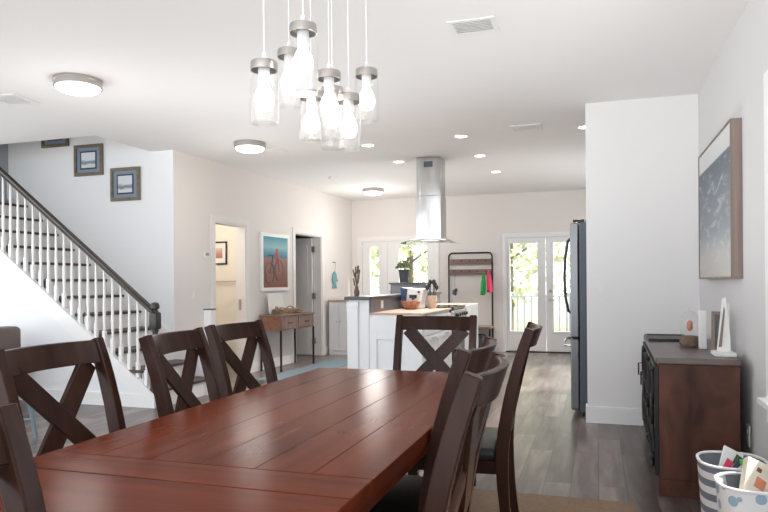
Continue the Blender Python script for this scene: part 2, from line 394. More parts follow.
w2 = thing('fill_window', 'unseen wide window added past the refrigerator for fill light', 'window', (XR, 0, 0), kind='structure')  # out of view, added to let daylight into the kitchen
f = MB()
for y in (8.2, 9.38, 10.555): f.bb((.04, y, 1.1), (.09, y + .045, 2.2))
for z in (1.1, 2.155): f.bb((.04, 8.2, z), (.09, 10.6, z + .045))
f.build('window_frame', 'trim', w2)
MB().bb((.062, 8.2, 1.1), (.066, 10.6, 2.2)).build('pane', 'glass', w2)

# far wall with two glazed door openings
D1 = (-1.51, -.12); D2 = (-4.17, -2.72); DZ = 2.0
w = MB(); X0 = -10
w.bb((X0, YF, 0), (D2[0], YF + T, H)).bb((D2[1], YF, 0), (D1[0], YF + T, H)).bb((D1[1], YF, 0), (XR + T, YF + T, H)).bb((D2[0], YF, DZ), (D2[1], YF + T, H)).bb((D1[0], YF, DZ), (D1[1], YF + T, H))
struct(w.build('wall_far', 'warm'), 'warm white far wall with two glazed doorways', 'wall')

def french(name, label, x0, x1, leaves, lever):
    t = thing(name, label, 'door', (0, YF, 0), kind='structure')
    f = MB(); k = .045
    f.bb((x0 - k, -.018, 0), (x0, .0, DZ + k)).bb((x1, -.018, 0), (x1 + k, 0, DZ + k)).bb((x0 - k, -.018, DZ), (x1 + k, 0, DZ + k))
    f.bb((x0, -.005, 0), (x0 + .03, T, DZ)).bb((x1 - .03, -.005, 0), (x1, T, DZ)).bb((x0, -.005, DZ - .03), (x1, T, DZ))
    f.build('door_frame', 'trim', t, bevel=.002)
    MB().bb((x0, -.01, .0), (x1, T, .02)).build('threshold', 'tread', t)
    for a, b, g0, g1 in leaves:
        l = MB(); z0, z1, gz0, gz1 = .022, DZ - .032, .36, 1.875; y0, y1 = .03, .075
        l.bb((a, y0, z0), (g0, y1, z1)).bb((g1, y0, z0), (b, y1, z1)).bb((g0, y0, z0), (g1, y1, gz0)).bb((g0, y0, gz1), (g1, y1, z1))
        m = .028
        for p in (((g0 - m, y0 - .012, gz0 - m), (g0, y0, gz1 + m)), ((g1, y0 - .012, gz0 - m), (g1 + m, y0, gz1 + m)), ((g0, y0 - .012, gz0 - m), (g1, y0, gz0)), ((g0, y0 - .012, gz1), (g1, y0, gz1 + m))): l.bb(*p)
        d = l.build('door_leaf', 'trim', t, bevel=.002)
        MB().bb((g0, .05, gz0), (g1, .055, gz1)).build('pane', 'glass', d)
    if lever:
        h = MB().lathe([(0, 0), (.03, 0), (.03, .012), (0, .012)], (lever, .03, .90), 16, (PI / 2, 0, 0)).tube([(lever, .02, .90), (lever, -.035, .90), (lever + .02, -.045, .90), (lever + .10, -.045, .895)], .009, 8)
        h.build('door_handle', 'nickel', t, True)
        MB().lathe([(0, 0), (.028, 0), (.028, .016), (.012, .022), (0, .022)], (lever, .03, 1.05), 16, (PI / 2, 0, 0)).build('deadbolt', 'nickel', t, True)
    return t
french('door_1', 'white glazed double doors to the deck beside the fridge', *D1, [(-1.478, -.832, -1.43, -.965), (-.824, -.152, -.70, -.235)], -.755)
french('door_2', 'white glazed entry doors behind the kitchen island', *D2, [(-4.138, -3.66, -3.985, -3.815), (-3.652, -2.752, -3.43, -2.90)], -3.58)
struct(MB().bb((-2.64, YF - .014, 0), (-1.61, YF, .13)).bb((-.04, YF - .014, 0), (XR - .003, YF, .13)).build('baseboard_far', 'trim'), 'white baseboard along the far wall', 'baseboard')

# left wall: runs from the stair corner to the far wall, very slightly turned
LA = Vector((XC, YW, 0)); LB = Vector((-4.33, YF + .0, 0)); LL = (LB - LA).length
LROT = math.atan2(-(LB - LA).x, (LB - LA).y)
LM = Matrix.Translation(LA) @ Matrix.Rotation(LROT, 4, 'Z')
def lw(s_, off=0., z=0.): return LM @ Vector((off, s_, z))     # along the wall, out into the room, height
OP1, OP2 = (.775, 1.49), (2.87, 3.80)
OZ = 2.0
w = MB()
w.bb((-T, 0, 0), (0, OP1[0], H)).bb((-T, OP1[1], 0), (0, OP2[0], H)).bb((-T, OP2[1], 0), (0, LL + .02, H)).bb((-T, OP1[0], OZ), (0, OP1[1], H)).bb((-T, OP2[0], OZ), (0, OP2[1], H))
o = struct(w.build('wall_left', 'warm'), 'warm white wall with two doorways beside the stairs', 'wall'); o.matrix_world = LM
def doorway(name, label, a, b, mat='casing'):
    t = thing(name, label, 'doorway', LA, LROT, kind='structure'); k = .075
    f = MB()
    f.bb((0, a - k, 0), (.018, a, OZ + k)).bb((0, b, 0), (.018, b + k, OZ + k)).bb((0, a - k, OZ), (.018, b + k, OZ + k))
    f.bb((-T - .001, a, 0), (.005, a + .02, OZ)).bb((-T - .001, b - .02, 0), (.005, b, OZ)).bb((-T - .001, a, OZ - .02), (.005, b, OZ))
    f.build('door_casing', mat, t, bevel=.003)
    return t
d3 = doorway('door_3', 'open doorway to the cream washroom beside the stairs', *OP1)
MB().bb((-.10, OP1[1] - .024, .86), (-.06, OP1[1] - .02, 1.0)).build('strike_plate', 'nickel', d3)
d4 = doorway('door_4', 'doorway with a white door standing open into the dark room', *OP2)
# door leaf swung into the dark room, hinged on the far jamb
lf = MB().bb((-.86, OP2[1] - .062, .012), (-.145, OP2[1] - .024, OZ - .03))
for z0, z1 in ((.14, .84), (1.0, 1.84)):
    for x0, x1 in ((-.78, -.54), (-.46, -.22)):
        lf.bb((x0, OP2[1] - .066, z0), (x1, OP2[1] - .06, z1), .0)
leaf = lf.build('door_leaf', 'trim', d4, bevel=.003)
for z in (.25, 1.0, 1.78): MB().bb((-.145, OP2[1] - .066, z - .05), (-.10, OP2[1] - .021, z + .05)).build('hinge', 'nickel', leaf)
b = MB()
for a, e in ((0.02, OP1[0] - .076), (OP1[1] + .076, OP2[0] - .076), (OP2[1] + .076, LL - .03)): b.bb((0, a, 0), (.014, e, .13))
o = struct(b.build('baseboard_left', 'trim'), 'white baseboard along the wall with two doorways', 'baseboard'); o.matrix_world = LM

# cream washroom beyond doorway 3
w = MB()
w.bb((-1.75, .60, 0), (-1.65, 2.72, H)).bb((-1.75, .50, 0), (-T, .60, H)).bb((-1.65, 2.60, 0), (-T - .002, 2.70, H))
o = struct(w.build('wall_washroom', 'cream'), 'cream washroom walls seen through the open doorway', 'wall'); o.matrix_world = LM
# dark room beyond doorway 4
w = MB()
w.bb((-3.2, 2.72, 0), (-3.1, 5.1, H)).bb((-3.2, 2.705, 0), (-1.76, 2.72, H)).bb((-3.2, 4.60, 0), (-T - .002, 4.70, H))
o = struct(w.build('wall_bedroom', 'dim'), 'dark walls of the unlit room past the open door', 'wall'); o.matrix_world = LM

# stair wall, its upper storey and the wall at the top of the stairs
w = MB().bb((-10, YW, 0), (XC, YW + .12, 5.2))
struct(w.build('wall_stair', 'stairw'), 'cool white wall beside the stairs with three framed pictures', 'wall')
struct(MB().bb((-7.10, YS - .1, 0), (-6.98, YW, 5.2)).build('wall_landing', plain('shaded wall grey', (.36, .38, .41), .8)), 'wall at the head of the stairs, its shade painted in grey', 'wall')  # grey holds the wall's shade in its colour
struct(MB().bb((-7.0, YS + .02, H + .25), (-4.75, YS + .14, 5.2)).bb((-4.87, YS + .14, H + .25), (-4.75, YW, 5.2)).build('wall_upstairs', 'stairw'), 'white upper walls around the stair opening', 'wall')

struct(MB().bb((-7.10, YS - .1, 5.2), (-4.75, YW + .12, 5.3)).build('ceiling_sky_block', 'ceil'), 'unseen ceiling added high over the stairs to block sky light', 'ceiling')  # out of view, added to keep sky light off the stair wall

# ---------------------------------------------------------------- stairs
RISE, RUN, XN = .183, .236, -4.06
NST = 12
st = thing('staircase', 'white staircase with dark wood treads rising along the stair wall', 'staircase', (XN, YS, 0), kind='structure')
def sx(k): return -RUN * k          # local x of nose k
risers = MB()
for k in range(NST):
    risers.bb((sx(k) - .02 - .02, .03, RISE * k), (sx(k) - .02, YW - YS - .002, RISE * (k + 1) - .028))
risers.build('riser', 'trim', st)
for k in range(NST):
    MB().bb((sx(k + 1) - .03, -.03 if k < 2 else .012, RISE * (k + 1) - .028), (sx(k) + .005, YW - YS - .003, RISE * (k + 1)), .006).build('tread', 'tread', st)
def zs(x): return .13 + (-.075 - x) * .755      # top of the near stringer
xe = -2.95
MB().prism([(-.075, 0), (-.075, zs(-.075)), (xe, zs(xe)), (xe, 0)], -.03, .02).build('stringer', 'stairw', st)
# raised trim along the slope and the foot
MB().prism([(-.075, zs(-.075)), (-.075, zs(-.075) - .19), (xe, zs(xe) - .19), (xe, zs(xe))], -.042, -.03).build('stringer_trim', 'trim', st)
MB().bb((-2.95, -.044, 0), (-.075, -.03, .13)).build('skirting', 'trim', st)
MB().prism([(.10, 0), (.10, .16), (-.1, .33), (xe, .33 + (-.1 - xe) * .775), (xe, .1 + (-.1 - xe) * .775), (-.2, .02), (-.2, 0)], YW - YS - .022, YW - YS - .0015).build('wall_skirt', 'trim', st)
# balusters: turned, square ends
def rz_(x): return .98 + (-.16 - x) * .774       # underside line of the handrail
def baluster(x):
    z0 = zs(x) - .01; z1 = rz_(x) - .005; h = z1 - z0
    m = MB().bb((x - .017, -.021, z0), (x + .017, .013, z0 + .16))
    m.lathe([(.010, .16), (.017, .18), (.011, .20), (.015, .26), (.017, .34), (.013, h * .6), (.010, h)], (x, -.004, z0), 10)
    return m.build('baluster', 'trim', st, True)
x = -.19
while x > -2.35:
    baluster(x); x -= .101
hr = MB(); pr = [(-.030, -.02), (-.024, .012), (-.03, .028), (-.018, .045), (.018, .045), (.03, .028), (.024, .012), (.030, -.02)]
a, b_ = (-.10, rz_(-.10)), (-2.6, rz_(-2.6))
v0 = [hr.bm.verts.new((a[0], -.004 + p, a[1] + q)) for p, q in pr]; v1 = [hr.bm.verts.new((b_[0], -.004 + p, b_[1] + q)) for p, q in pr]
hr.bm.faces.new(v0); hr.bm.faces.new(v1[::-1])
for i in range(8): hr.bm.faces.new((v0[i], v0[(i + 1) % 8], v1[(i + 1) % 8], v1[i]))
hr.build('handrail', 'rail', st)
n = MB()
n.bb((-.125, -.035, .10), (-.055, .035, .30)).lathe([(.026, .30), (.034, .36), (.042, .38), (.028, .40), (.036, .46), (.040, .52), (.030, .66), (.026, .74), (.036, .75), (.030, .77)], (-.09, 0, 0), 16)
n.box((-.09, 0, .855), (.092, .092, .17), None, .018, 2).lathe([(.04, .94), (.026, .955), (.026, .965), (.044, .98), (.042, 1.01), (.034, 1.03), (.0, 1.04)], (-.09, 0, 0), 16)
n.build('newel_post', 'newel', st, True)

p = thing('stair_end_post', 'short white post with dark cap at the wall end of the bottom step', 'post', (-4.045, 6.30, 0))
MB().bb((-.045, -.045, 0), (.045, .045, .93)).build('post', 'trim', p, bevel=.004)
MB().bb((-.05, -.05, .93), (.05, .05, .942)).build('cap', 'newel', p)

# pictures on the stair wall
def stair_picture(label, x0, x1, z0, z1, seed):
    t = thing('framed_picture', label, 'picture', ((x0 + x1) / 2, YW - .002, (z0 + z1) / 2), 0, 'framed sea pictures on the stair wall')
    w_, h_ = (x1 - x0) / 2, (z1 - z0) / 2; k = .036
    f = MB().bb((-w_, -.03, -h_), (-w_ + k, 0, h_)).bb((w_ - k, -.03, -h_), (w_, 0, h_)).bb((-w_, -.03, h_ - k), (w_, 0, h_)).bb((-w_, -.03, -h_), (w_, 0, -h_ + k))
    f.build('frame', 'gilt', t, bevel=.004)
    MB().bb((-w_ + k, -.014, -h_ + k), (w_ - k, -.001, h_ - k)).build('outer_mat', 'bluemat', t)
    a, b = w_ - .105, h_ - .095
    MB().bb((-a - .018, -.017, -b - .018), (a + .018, -.0145, b + .018)).build('inner_mat', 'navy', t)
    MB().bb((-a, -.020, -b), (a, -.0175, b)).build('print', ramp_art('faded seascape print', 'Z', -b, b, [(0, (.62, .63, .62)), (.18, (.60, .62, .63)), (.28, (.18, .23, .27)), (.42, (.22, .28, .32)), (.52, (.60, .64, .68)), (1, (.62, .64, .66))], 9 + seed, .35), t)
stair_picture('framed sea picture nearest the top of the stairs, partly cut off by the ceiling edge', -6.43, -6.03, 2.885, 3.26, 0)
stair_picture('middle of the three framed sea pictures on the stair wall', -5.94, -5.53, 2.51, 2.88, 1)
stair_picture('lowest of the three framed sea pictures on the stair wall', -5.415, -5.01, 2.19, 2.575, 2)

# ---------------------------------------------------------------- ceiling fittings
def flush(label, x, y, r=.17):
    t = thing('flush_ceiling_light', label, 'ceiling light', (x, y, H), 0, 'round flush ceiling lights')
    MB().lathe([(0, 0), (r, 0), (r, -.02), (r * .985, -.022), (r * .985, -.034), (r, -.036), (r, -.055), (r * .93, -.058), (r * .93, -.03), (0, -.03)], (0, 0, 0), 40).build('rim', 'nickel', t, True)
    MB().lathe([(r * .92, -.045), (r * .91, -.062), (r * .8, -.082), (r * .5, -.097), (0, -.102)], (0, 0, 0), 40).build('glass_shade', 'lamp', t, True)
flush('largest and nearest round flush ceiling light with nickel rim', -3.665, 3.98)
flush('round flush ceiling light above the washroom doorway', -3.572, 6.37)
flush('smallest and farthest round flush ceiling light near the entry doors', -3.46, 10.18)

DL = [(-1.341, 6.816, 'recessed ceiling light nearest the dining table in the row right of the hood'), (-1.334, 7.947, 'middle recessed ceiling light in the row right of the hood'),
      (-1.32, 9.18, 'recessed ceiling light nearest the deck doors in the row right of the hood'), (-2.404, 6.909, 'recessed ceiling light nearest the hanging jar lamp'),
      (-2.366, 7.986, 'recessed ceiling light just left of the steel hood'), (-.10, 6.83, 'recessed ceiling light half hidden by the short white wall'),
      (-2.34, 9.18, 'recessed ceiling light mostly hidden behind the steel hood')]
for x, y, l in DL:
    t = thing('recessed_downlight', l, 'ceiling light', (x, y, H), 0, 'small recessed kitchen lights')
    MB().lathe([(.062, .001), (.085, .001), (.085, -.005), (.064, -.007), (.062, -.002)], (0, 0, 0), 28).build('trim_ring', 'ivory', t, True)
    MB().lathe([(0, -.004), (.064, -.004), (.064, -.0005), (0, -.0005)], (0, 0, 0), 28).build('lens', 'down', t, True)

def vent(label, x, y, w_, d_, rz=0., n=7):
    t = thing('ceiling_vent', label, 'vent', (x, y, H), rz, 'white ceiling air vents')
    k = .03; f = MB()
    f.bb((-w_, -d_, -.008), (w_, -d_ + k, 0)).bb((-w_, d_ - k, -.008), (w_, d_, 0)).bb((-w_, -d_, -.008), (-w_ + k, d_, 0)).bb((w_ - k, -d_, -.008), (w_, d_, 0))
    f.build('vent_frame', 'ivory', t, bevel=.002)
    MB().bb((-w_ + k, -d_ + k, -.002), (w_ - k, d_ - k, -.0005)).build('backing', plain('duct', (.68, .68, .68), .9), t)
    for i in range(n):
        y_ = -d_ + k + (i + .5) * (2 * d_ - 2 * k) / n
        MB().box((0, y_, -.006), (2 * w_ - 2 * k, .018, .002), (R(35), 0, 0)).build('slat', 'ivory', t)
vent('largest ceiling vent, near the hanging jar lamp', -.69, 3.91, .14, .115)
vent('ceiling vent between the recessed lights and the short white wall', -.66, 6.66, .15, .13)
vent('ceiling vent beside the nearest flush light', -4.55, 4.22, .13, .15, .15)
vent('small ceiling vent just beyond the middle flush light', -3.50, 6.83, .12, .09)
sd = thing('smoke_detector', 'small round white smoke detector on the ceiling near the left wall', 'smoke detector', (-3.607, 8.823, H))
MB().lathe([(0, 0), (.065, 0), (.065, -.012), (.055, -.03), (.03, -.036), (0, -.036)], (0, 0, 0), 24).build('housing', 'ivory', sd, True)
MB().lathe([(0, -.036), (.012, -.036), (.012, -.040), (0, -.040)], (0, 0, 0), 12).build('test_button', 'cord', sd, True)

# ---------------------------------------------------------------- hanging jar lamp
JARS = [(-1.027, 1.928, 1.734, 1.936), (-1.104, 2.271, 1.883, 2.098), (-.884, 1.921, 1.817, 2.036), (-1.046, 2.342, 1.764, 1.953),
        (-.922, 2.224, 1.735, 1.982), (-.995, 2.432, 1.747, 1.989), (-.873, 2.293, 1.708, 1.912), (-.858, 2.455, 1.848, 2.053)]
LC = (-.96, 2.2)
pl = thing('jar_pendant_lamp', 'cluster lamp of eight glass jars on pale cords above the table', 'pendant lamp', (LC[0], LC[1], H))
MB().lathe([(0, 0), (.22, 0), (.22, -.02), (.20, -.03), (0, -.03)], (0, 0, 0), 40).build('ceiling_plate', 'nickel', pl, True)
random.seed(5)
for x, y, z0, z1 in JARS:
    px, py = x - LC[0], y - LC[1]; a = z0 - H; b = z1 - H; h = b - a
    r = .047
    d = math.hypot(px, py); q = min(1., .17 / max(d, 1e-3))
    prof = [(0, .002), (r * .9, .0), (r, .008), (r, h - .055), (r * .93, h - .04), (r * .86, h - .032), (r * .86, h - .002)]
    j = MB().lathe(prof, (px, py, a), 28).build('glass_jar', 'jar', pl, True)
    MB().lathe([(0, h + .004), (r * .62, h + .004), (r * .9, h), (r * .93, h - .006), (r * .93, h - .028), (r * .88, h - .028), (r * .88, h - .004), (0, h - .002)], (px, py, a), 28).build('jar_lid', 'nickel', j, True)
    MB().lathe([(0, h + .03), (.007, h + .03), (.009, h + .005), (.009, h - .01), (.019, h - .015), (.019, h - .062), (.014, h - .064), (0, h - .064)], (px, py, a), 16).build('lamp_socket', 'cord', j, True)
    t0 = h - .064
    MB().lathe([(.013, t0), (.016, t0 - .012), (.027, t0 - .034), (.033, t0 - .056), (.030, t0 - .076), (.018, t0 - .092), (0, t0 - .097)], (px, py, a), 20).build('light_bulb', 'bulb', j, True)
    MB().tube([(px * 1.0, py * 1.0, b + .028), (px, py, -.05), (px * q, py * q, -.03)], .0024, 6).build('cord', 'cord', pl, True)

# ---------------------------------------------------------------- dining table
TX0, TX1, TY0, TY1, TZ = -1.425, -.495, .985, 3.275, .76
RZ = .008   # rug top
tb = thing('dining_table', 'long reddish brown plank dining table', 'table', ((TX0 + TX1) / 2, (TY0 + TY1) / 2, RZ))
tw, tl = (TX1 - TX0) / 2, (TY1 - TY0) / 2; ty = (TY0 + TY1) / 2; ht = TZ - RZ
yb = 1.445 - ty
n_ = 6; wv = 2 * tw / n_
for i in range(n_):
    MB().bb((-tw + wv * i + .0007, yb + .001, ht - .03), (-tw + wv * (i + 1) - .0007, tl, ht), .0012, 1).build('plank', 'table', tb)
MB().bb((-tw, yb - .145, ht - .03), (tw, yb - .001, ht), .0025, 1).build('end_board', 'tablex', tb)
MB().bb((-tw, -tl, ht - .03), (tw, yb - .148, ht), .0025, 1).build('end_board', 'tablex', tb)
MB().bb((-tw + .004, -tl + .004, ht - .045), (tw - .004, tl - .004, ht - .031)).build('table_top_base', 'table', tb)
a = MB(); e = .07
a.bb((-tw + e, -tl + e, ht - .135), (tw - e, -tl + e + .025, ht - .045)).bb((-tw + e, tl - e - .025, ht - .135), (tw - e, tl - e, ht - .045))
a.bb((-tw + e, -tl + e, ht - .135), (-tw + e + .025, tl - e, ht - .045)).bb((tw - e - .025, -tl + e, ht - .135), (tw - e, tl - e, ht - .045))
a.build('apron', 'table', tb)
for sx_ in (-1, 1):
    for sy_ in (-1, 1):
        MB().box((sx_ * (tw - .15), sy_ * (tl - .42), (ht - .045) / 2), (.085, .085, ht - .045), None, .006).build('leg', 'table', tb)

# ---------------------------------------------------------------- dining chairs
CW, CH = .25, 1.0
def by(z):   # depth of the leaning back at a height
    if z < .45: return -.20 - .04 * (1 - z / .45) ** 2
    q = (z - .45) / (CH - .45); return -.20 - .045 * q - .08 * q * q
def make_chair(label):
    t = thing('dining_chair', label, 'chair', (0, 0, 0), 0, 'espresso dining chairs with crossed back slats')
    cz = [0, .1, .2, .3, .4, .46, .55, .65, .75, .85, .93, CH]
    for s in (-1, 1):
        xs = s * (CW - .02)
        MB().sweep([(xs, by(z), z) for z in cz], .04, [.035, .04, .044, .05, .055, .058, .056, .052, .05, .048, .046, .042]).build('back_post', 'chair', t, bevel=.004)
    def curve(u): return -.042 * (1 - u * u)       # hollow of the back, u from -1 to 1
    n = 12; r = MB(); rings = []
    for i in range(n + 1):
        u = -1 + 2 * i / n; x = u * (CW - .038)
        rings.append([r.bm.verts.new((x, by(z) + curve(u) + dy, z)) for z, dy in ((.912, -.012), (CH - .004, -.012), (CH - .004, .013), (.912, .013))])
    for p, q in zip(rings, rings[1:]):
        for j in range(4): r.bm.faces.new((p[j], p[(j + 1) % 4], q[(j + 1) % 4], q[j]))
    r.bm.faces.new(rings[0][::-1]); r.bm.faces.new(rings[-1])
    r.build('top_rail', 'chair', t, True, .003)
    r = MB(); rings = []
    for i in range(n + 1):
        u = -1 + 2 * i / n; x = u * (CW - .038)
        rings.append([r.bm.verts.new((x, by(z) + curve(u) * .5 + dy, z)) for z, dy in ((.525, -.011), (.575, -.011), (.575, .011), (.525, .011))])
    for p, q in zip(rings, rings[1:]):
        for j in range(4): r.bm.faces.new((p[j], p[(j + 1) % 4], q[(j + 1) % 4], q[j]))
    r.bm.faces.new(rings[0][::-1]); r.bm.faces.new(rings[-1])
    r.build('lower_rail', 'chair', t, True)
    for s in (-1, 1):
        r = MB(); rings = []
        A, B = (s * .178, .918), (-s * .165, .56); L = math.hypot(A[0] - B[0], A[1] - B[1]); nx, nz = (B[1] - A[1]) / L, -(B[0] - A[0]) / L
        for i in range(11):
            q = i / 10; x = A[0] + (B[0] - A[0]) * q; z = A[1] + (B[1] - A[1]) * q; ring = []
            for a_, dy in ((-1, -.008), (1, -.008), (1, .008), (-1, .008)):
                X = x + nx * .038 * a_; Z = z + nz * .038 * a_; u = max(-1, min(1, X / (CW - .03)))
                ring.append(r.bm.verts.new((X, by(A[1]) + (by(B[1]) - by(A[1])) * (A[1] - Z) / (A[1] - B[1]) - .018 + dy + s * .002, Z)))
            rings.append(ring)
        for p, q in zip(rings, rings[1:]):
            for j in range(4): r.bm.faces.new((p[j], p[(j + 1) % 4], q[(j + 1) % 4], q[j]))
        r.bm.faces.new(rings[0][::-1]); r.bm.faces.new(rings[-1])
        r.build('back_slat', 'chair', t, bevel=.002)
    f = MB().bb((-CW + .03, -.18, .355), (CW - .03, .23, .415))
    f.build('seat_frame', 'chair', t, bevel=.004)
    MB().box((0, .032, .442), (2 * CW - .03, .43, .056), None, .024, 4).build('seat', 'leather', t, True)
    for s in (-1, 1):
        MB().sweep([(s * (CW - .045), .205, 0), (s * (CW - .045), .20, .412)], [.034, .046], [.034, .046]).build('leg', 'chair', t, bevel=.003)
    return t
def chair_at(p, q, label, first=None):
    """P, Q: where the tops of the two back posts stand (the sitter's right post first)."""
    p, q = Vector(p), Vector(q); mid = (p + q) / 2; d = (q - p).normalized()
    rz = math.atan2(d.y, d.x)                       # local +x runs from p to q
    o = first or copy_tree(CHAIR)
    fwd = Vector((-d.y, d.x)); o.location = (*(mid - fwd * by(CH)), RZ); o.rotation_euler = (0, 0, rz)
    o['label'] = label
    return o
CHAIR = make_chair('x')
# right of the table, facing it (-X): local +x points to +Y
chair_at((-.262, 1.46), (-.272, 1.92), 'dark dining chair nearest the camera on the window side of the table', CHAIR)
chair_at((-.382, 1.98), (-.374, 2.44), 'middle dark dining chair on the window side of the table, close behind the nearest one')
chair_at((-.278, 2.92), (-.310, 3.379), 'dark dining chair standing edge-on beside the open floor, farthest on the window side')
# left of the table, facing it (+X): local +x points to -Y
chair_at((-1.838, 2.075), (-1.823, 1.615), 'dark dining chair nearest the camera on the stair side of the table')
chair_at((-1.778, 2.66), (-1.712, 2.205), 'middle dark dining chair on the stair side, with the stair treads behind its back')
chair_at((-1.815, 3.30), (-1.826, 2.84), 'dark dining chair in front of the wooden console table, farthest on the stair side')
# far end, facing the camera
chair_at((-.713, 3.975), (-1.173, 3.965), 'dark dining chair at the far end of the table in front of the white island')
# turned sideways just past the near end: only a post shows
chair_at((-.966, .864), (-.966, .404), 'dark dining chair at the near table end, only one back post in view')

# rug under the table
struct_rug = MB().bb((-2.35, -.6, 0), (.19, 3.825, .008)).build('jute_rug', 'jute')
tag(struct_rug, 'brown jute rug under the dining table', 'rug')

# ---------------------------------------------------------------- sideboard
SX0, SX1, SY0, SY1, SH = .325, .735, 4.01, 5.64, .78
sb = thing('sideboard', 'dark walnut sideboard with black iron doors against the grey wall', 'sideboard', ((SX0 + SX1) / 2 + .022, (SY0 + SY1) / 2, 0))
sb.rotation_euler = (0, 0, R(-1.4))
sxh, syh = (SX1 - SX0) / 2, (SY1 - SY0) / 2
MB().bb((-sxh, -syh, .095), (sxh, syh, SH - .035)).build('body', 'board', sb, bevel=.004)
MB().bb((-sxh - .002, -syh - .002, 0), (sxh, syh, .09)).bb((-sxh, -syh + .004, .09), (sxh, syh - .004, .095)).build('plinth', 'board', sb, bevel=.003)
MB().bb((-sxh - .016, -syh - .012, SH - .035), (sxh + .005, syh + .012, SH), .006).build('top', 'boardtop', sb)
nd = 3; dw = 2 * syh / nd
for i in range(nd):
    y0, y1 = -syh + i * dw + .012, -syh + (i + 1) * dw - .012; xf = -sxh - .022; z0, z1 = .11, SH - .05
    d = MB()
    d.bb((xf, y0, z0), (-sxh, y0 + .035, z1)).bb((xf, y1 - .035, z0), (-sxh, y1, z1)).bb((xf, y0, z0), (-sxh, y1, z0 + .035)).bb((xf, y0, z1 - .035), (-sxh, y1, z1))
    d = d.build('door', 'iron', sb, bevel=.003)
    g = MB(); cy_, cz_ = (y0 + y1) / 2, (z0 + z1) / 2; rr = .115
    for a_, b_ in ((-1, -1), (1, -1), (1, 1), (-1, 1), (0, 0)):
        g.tube([(xf - .006, cy_ + a_ * rr + rr * math.cos(t * PI / 12), cz_ + b_ * .17 + rr * math.sin(t * PI / 12)) for t in range(24)], .007, 6, True)
    for yy in (-.06, .06): g.tube([(xf - .004, cy_ + yy, z0 + .02), (xf - .004, cy_ + yy, z1 - .02)], .006, 6)
    g.build('grille', 'iron', d, True)
    MB().tube([(xf - .003, y1 - .02, cz_ - .05 + .1), (xf - .035, y1 - .02, cz_ - .05 + .1), (xf - .035, y1 - .02, cz_ + .14), (xf - .003, y1 - .02, cz_ + .14)], .006, 8).build('handle', 'iron', d, True)
    for zz in (z1 - .02, z0 + .1): MB().lathe([(0, 0), (.012, 0), (.016, .01), (.012, .022), (0, .026)], (xf, y0 + .018, zz), 12, (0, -PI / 2, 0)).build('stud', 'iron', d, True)

# things on the sideboard
tr = MB().bb((.35, 5.08, SH + .001), (.63, 5.54, SH + .010), .003).bb((.35, 5.08, SH + .008), (.365, 5.54, SH + .018)).bb((.615, 5.08, SH + .008), (.63, 5.54, SH + .018)).bb((.35, 5.08, SH + .008), (.63, 5.095, SH + .018)).bb((.35, 5.525, SH + .008), (.63, 5.54, SH + .018))
tag(tr.build('serving_tray', 'black'), 'flat black tray on the far end of the sideboard', 'tray')
j = thing('glass_cloche', 'clear glass jar over brown shells and an orange figure on the sideboard', 'jar', (.575, 4.72, SH + .001))
MB().lathe([(0, 0), (.055, 0), (.065, .02), (.06, .055), (.04, .07), (0, .072)], (0, 0, 0), 20).build('shell_base', 'brown', j, True)
MB().lathe([(.05, .073), (.056, .085), (.058, .16), (.05, .2), (.03, .225), (.008, .232), (.012, .25), (0, .255)], (0, 0, 0), 24).build('glass_dome', 'jar', j, True)
MB().lathe([(0, .10), (.012, .105), (.02, .125), (.016, .14), (.02, .155), (.008, .17), (0, .172)], (0, 0, 0), 14).build('figure', 'skin', j, True)
cn = MB().bb((.61, 4.57, SH + .001), (.655, 4.60, SH + .24), .004)
tag(cn.build('wooden_plank_ornament', 'white'), 'narrow white wooden panel standing beside the glass jar', 'ornament')
pf = thing('leaning_photo_frame', 'small grey picture frame leaning behind the white sailboat', 'picture frame', (.71, 4.47, SH + .001), R(-14))
fr = MB(); k = .022
fr.bb((-.045, -.01, 0), (-.045 + k, .01, .24)).bb((.045 - k, -.01, 0), (.045, .01, .24)).bb((-.045, -.01, .22), (.045, .01, .24)).bb((-.045, -.01, 0), (.045, .01, k))
fr.build('frame', 'greywood', pf, bevel=.003, rot=(R(-6), 0, 0))
MB().bb((-.03, -.004, .012), (.03, .004, .23)).build('picture', plain('dark faded photo', (.09, .085, .08), .5, var=.5, vscale=30), pf, rot=(R(-6), 0, 0))
sbt = thing('wooden_sailboat', 'white weathered wooden sailboat ornament on a white base at the near end', 'ornament', (.688, 4.20, SH + .001))
MB().bb((-.055, -.075, 0), (.055, .085, .022), .003).build('base', 'white', sbt)
MB().prism([(-.035, .022), (.036, .022), (.034, .10), (.012, .335), (-.006, .325), (-.022, .16)], -.010, .008).build('sail', 'white', sbt, bevel=.002)
MB().prism([(-.028, .05), (-.012, .05), (.006, .26), (.001, .28)], -.016, -.0105).build('carved_stripe', 'greywood', sbt)
MB().lathe([(.006, .022), (.006, .30), (0, .302)], (.03, .022, 0), 10).build('mast', 'white', sbt, True)

# seascape canvas on the right wall
cv = thing('seascape_canvas', 'large seascape canvas in a grey brown wood box frame above the sideboard', 'painting', (XR - .001, 0, 0))
y0, y1, z0, z1, dp = 4.24, 5.50, 1.222, 2.145, .062
f = MB(); k = .012
f.bb((-dp, y0, z0), (0, y0 + k, z1)).bb((-dp, y1 - k, z0), (0, y1, z1)).bb((-dp, y0 + k, z0), (0, y1 - k, z0 + k)).bb((-dp, y0 + k, z1 - k), (0, y1 - k, z1))
f.build('frame', 'greywood', cv)
sea = seascape('stormy sea paint', 2.0)
MB().bb((-dp + .006, y0 + k, z0 + k), (-.01, y1 - k, z1 - k)).build('canvas', sea, cv)

